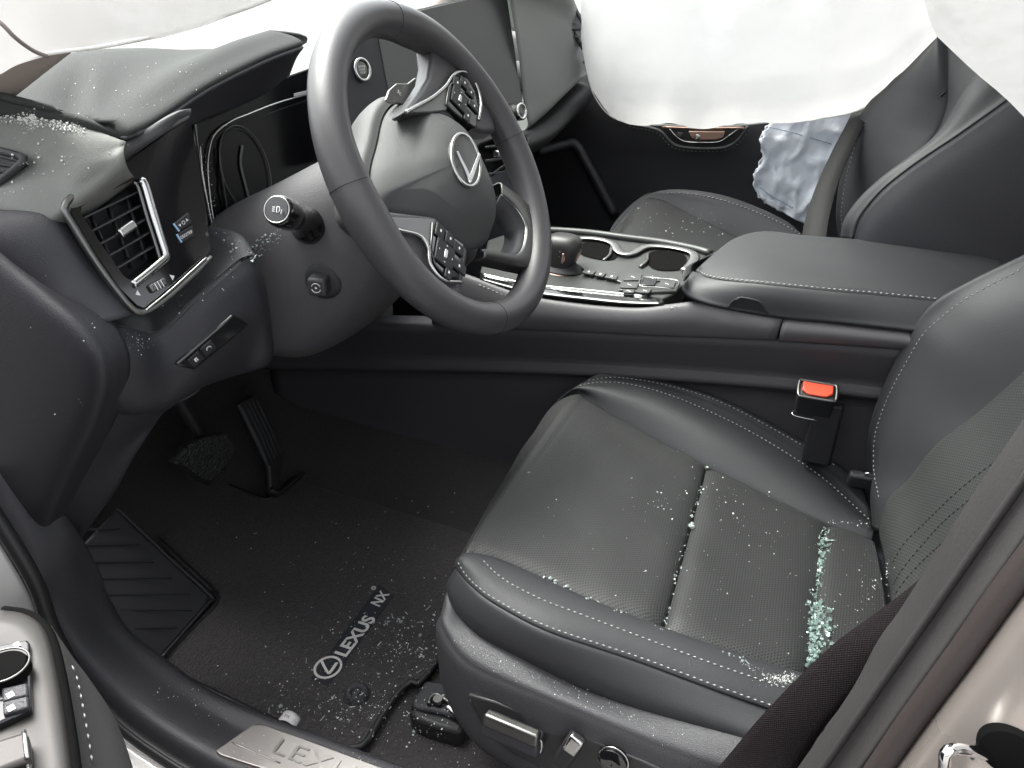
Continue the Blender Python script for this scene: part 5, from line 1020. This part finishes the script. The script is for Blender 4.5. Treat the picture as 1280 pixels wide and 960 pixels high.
tube('pedal_heel', [AP(338,612,.004), AP(348,616,.006), AP(362,606,.004), AP(378,592,.0)], .005, rubber, ac, n=14)
# curled paper tag
pt = thing('paper_tag', 'small curled white paper tag lying on the mat edge behind the sill plate', 'paper', Z(360,900,.02))
c_ = Z(360,905,.012); ux_ = (Z(374,905,.012)-Z(346,897,.012)).normalized(); uy_ = EZ.cross(ux_)
rows = [[c_+ux_*(.0125*math.cos(R_(a)))+V((0,0,.0125*math.sin(R_(a))))+uy_*w for a in range(8, 175, 8)] for w in (-.006, -.001, .004, .009)]
grid('paper_strip', rows, paper, pt, th=.0005); text('lettering', '51 7X', .006, c_+V((0,0,.0130))+uy_*.0+ux_*-.004, ux_, uy_, dark, pt, .0001)

# ================================================================== broken glass
bpy.context.view_layer.update()
DG = bpy.context.evaluated_depsgraph_get()
def cast(px, py):
    d = sight(px, py).normalized(); ok, loc, nrm, _, ob, _ = scene.ray_cast(DG, CAM, d)
    if not ok: return None
    r = ob
    while r.parent: r = r.parent
    if nrm.dot(d) > 0: nrm = -nrm
    return loc, nrm, r
def inside(x, y, poly):
    c = False; n = len(poly)
    for i in range(n):
        (x0, y0), (x1, y1) = poly[i], poly[i-1]
        if (y0 > y) != (y1 > y) and x < (x1-x0)*(y-y0)/(y1-y0)+x0: c = not c
    return c
rnd = random.Random(11); SC_ = .62
def crumbs(name, label, spots, m, host, smin, smax, elong=.15, lift=.3, seed=0):
    vs_, fs = [], []; rg = random.Random(seed)
    for (px, py, k) in spots:
        h_ = cast(px, py)
        if h_ is None or (host and h_[2] not in host): continue
        loc, nrm, _ = h_; s = (smin+(smax-smin)*rg.random()**3.5)*k*SC_; q = Vector((rg.gauss(0,1), rg.gauss(0,1), rg.gauss(0,1))).normalized()
        R = Matrix.Rotation(rg.random()*6.28, 3, q); e = Vector((1,1,1))
        if rg.random() < elong: e = Vector((2.6+2*rg.random(), .35, .35))
        c = loc+nrm*(s*lift); b0 = len(vs_)
        for sx, sy, sz in ((-1,-1,-1),(1,-1,-1),(1,1,-1),(-1,1,-1),(-1,-1,1),(1,-1,1),(1,1,1),(-1,1,1)):
            v = Vector((sx*e.x*(.5+.5*rg.random()), sy*e.y*(.5+.5*rg.random()), sz*e.z*(.4+.5*rg.random())))*(s*.5); vs_.append(c+R@v)
        fs += [(b0+3,b0+2,b0+1,b0),(b0+4,b0+5,b0+6,b0+7),(b0,b0+1,b0+5,b0+4),(b0+1,b0+2,b0+6,b0+5),(b0+2,b0+3,b0+7,b0+6),(b0+3,b0,b0+4,b0+7)]
    if not vs_: return None
    o = make(name, vs_, fs, m, None, False, kind='stuff'); o['label'] = label; o['category'] = 'broken glass'; return o
def fill(poly, n, k=1, dens=None):
    xs = [p[0] for p in poly]; ys = [p[1] for p in poly]; out = []; t = 0
    while len(out) < n and t < n*60:
        t += 1; x = rnd.uniform(min(xs), max(xs)); y = rnd.uniform(min(ys), max(ys))
        if inside(x, y, poly) and (dens is None or rnd.random() < dens(x, y)): out.append((x, y, k))
    return out
def along(pts, n, w, k=1):
    P = resample([Vector((p[0], p[1], 0)) for p in pts], 200); out = []
    for _ in range(n): p = P[rnd.randrange(200)]; out.append((p.x+rnd.gauss(0, w), p.y+rnd.gauss(0, w*.6), k))
    return out
def clump(c, n, sx, sy, k=1): return [(rnd.gauss(c[0], sx), rnd.gauss(c[1], sy), k) for _ in range(n)]
mat_zone = [(270,640),(560,620),(560,840),(560,940),(300,900),(250,800)]
near = lambda x, y: min(1, .05+math.exp(-((x-500)/110)**2-((y-840)/110)**2)*1.0)
sp_mat = fill(mat_zone, 420, 1, near)+fill([(300,850),(560,760),(600,960),(470,960),(330,905)], 300)+clump((510,815),70,26,12,1.4)+clump((470,780),30,40,8,1.3)+clump((440,890),120,28,14)+clump((520,700),40,40,40)
cm_ = crumbs('glass_crumbs', 'white glass crumbs and splinters strewn over the floor mat and carpet', sp_mat, dust_m, {fm_, floor, mf, rl}, .0007, .0034, .22, .2, 1)
cm2 = crumbs('glass_crumbs', 'larger clear glass pieces on the floor mat beside the driver seat', clump((505,780),18,20,6,1.5)+clump((345,888),10,8,5,1.3)+fill(mat_zone, 40, 1.2, near), shard_m, {fm_, floor}, .003, .006, .2, .3, 2)
seat_zone = [(725,490),(885,575),(1030,650),(1095,690),(1105,740),(1000,845),(830,785),(640,705),(640,600)]
sd = lambda x, y: .12+.88*min(1, max(0, (x-740)/250.))
sp_seat = fill(seat_zone, 130, 1, sd)+clump((830,635),20,14,14,1.1)+clump((930,655),16,22,14,1.1)+clump((905,620),16,16,12,1.2)+clump((1090,740),40,12,22)+along([(1035,652),(1090,655)],24,3)+along([(1108,690),(1110,745)],26,2)
crumbs('glass_crumbs', 'small white glass crumbs scattered over the driver seat cushion', sp_seat, dust_m, {ds_}, .0007, .0030, .18, .25, 3)
crumbs('glass_crumbs', 'broken clear glass lodged along the front cushion seam of the driver seat', along([(884,580),(862,655),(845,720),(832,780)],36,1.6)+[(861,657,1.6),(863,660,1.5),(868,598,1.2)]+along([(680,722),(760,758),(830,788)],24,2)+along([(900,815),(935,828)],10,2), shard_m, {ds_}, .0020, .0075, .15, .3, 4)
pile = along([(1031,660),(1026,700),(1020,745),(1016,800),(1012,838)],200,3.4)+clump((1024,775),150,8,15)+clump((1018,812),60,5,12)+clump((1028,690),40,4,12)
crumbs('glass_heap', 'heap of green crushed glass in the rear cushion seam of the driver seat', pile, shard_g, {ds_}, .0026, .0085, .08, .5, 5)
crumbs('glass_heap', 'bright white glass grains among the green heap on the driver seat', along([(1030,670),(1022,740),(1014,835)],120,3.4)+clump((1021,765),30,6,5), shard_m, {ds_}, .001, .003, .1, .9, 6)
crumbs('glass_dust', 'white powdered glass at the near rear edge of the driver cushion', clump((978,848),260,13,4)+along([(925,828),(1005,862)],60,3), dust_m, {ds_}, .0006, .002, .05, .4, 7)
crumbs('glass_dust', 'fine white glass dust on the grey plastic side shield of the driver seat', along([(575,800),(620,825),(700,860),(760,885),(860,925)],260,9), dust_m, {ds_}, .0004, .0014, .1, .3, 8)
crumbs('glass_crumbs', 'glass crumbs on the passenger seat cushion', clump((870,280),36,22,9)+clump((820,270),18,24,10)+clump((805,255),8,20,6), dust_m, {ps}, .001, .0045, .1, .3, 9)
crumbs('glass_dust', 'white glass dust sprinkled over the top of the binnacle hood', fill([(90,75),(270,75),(300,85),(230,125),(130,165),(60,130)], 90), dust_m, {dash}, .0005, .0022, .05, .3, 10)
crumbs('glass_dust', 'drift of white powdered glass along the corner of the dashboard', along([(-5,148),(30,150),(70,156),(105,164)],420,5)+clump((38,150),120,5,6)+clump((80,160),60,7,4)+fill([(0,165),(110,170),(150,185),(70,250),(0,250)], 70), dust_m, {dash}, .0006, .0034, .05, .6, 11)
crumbs('glass_crumbs', 'glass crumbs caught in the gutter below the instrument cluster', fill([(300,325),(318,300),(352,285),(352,300),(318,328)], 90)+fill([(280,290),(300,300),(295,330),(278,310)], 30), shard_m, {dash, colm}, .0012, .0045, .1, .3, 12)
crumbs('glass_dust', 'glass specks on the knee panel and end cap of the dashboard', clump((175,428),34,9,5)+fill([(20,290),(120,400),(130,560),(60,640),(20,400)], 12)+fill([(200,380),(300,330),(300,350),(210,410)], 20)+fill([(250,180),(262,180),(275,300),(262,290)], 60), dust_m, {dash}, .0006, .002, .1, .3, 13)
crumbs('glass_dust', 'glass specks on the black door sill trim and scuff plate', along([(200,860),(280,900)],30,12)+fill([(270,930),(320,905),(440,950),(330,960)], 20)+along([(420,935),(500,965)],20,5), dust_m, {sill}, .0006, .0024, .2, .3, 14)
crumbs('glass_dust', 'glass specks on the console deck and leather edge', fill([(680,300),(860,315),(850,360),(690,350)], 26), dust_m, {con, gs}, .0005, .0014, .1, .3, 15)
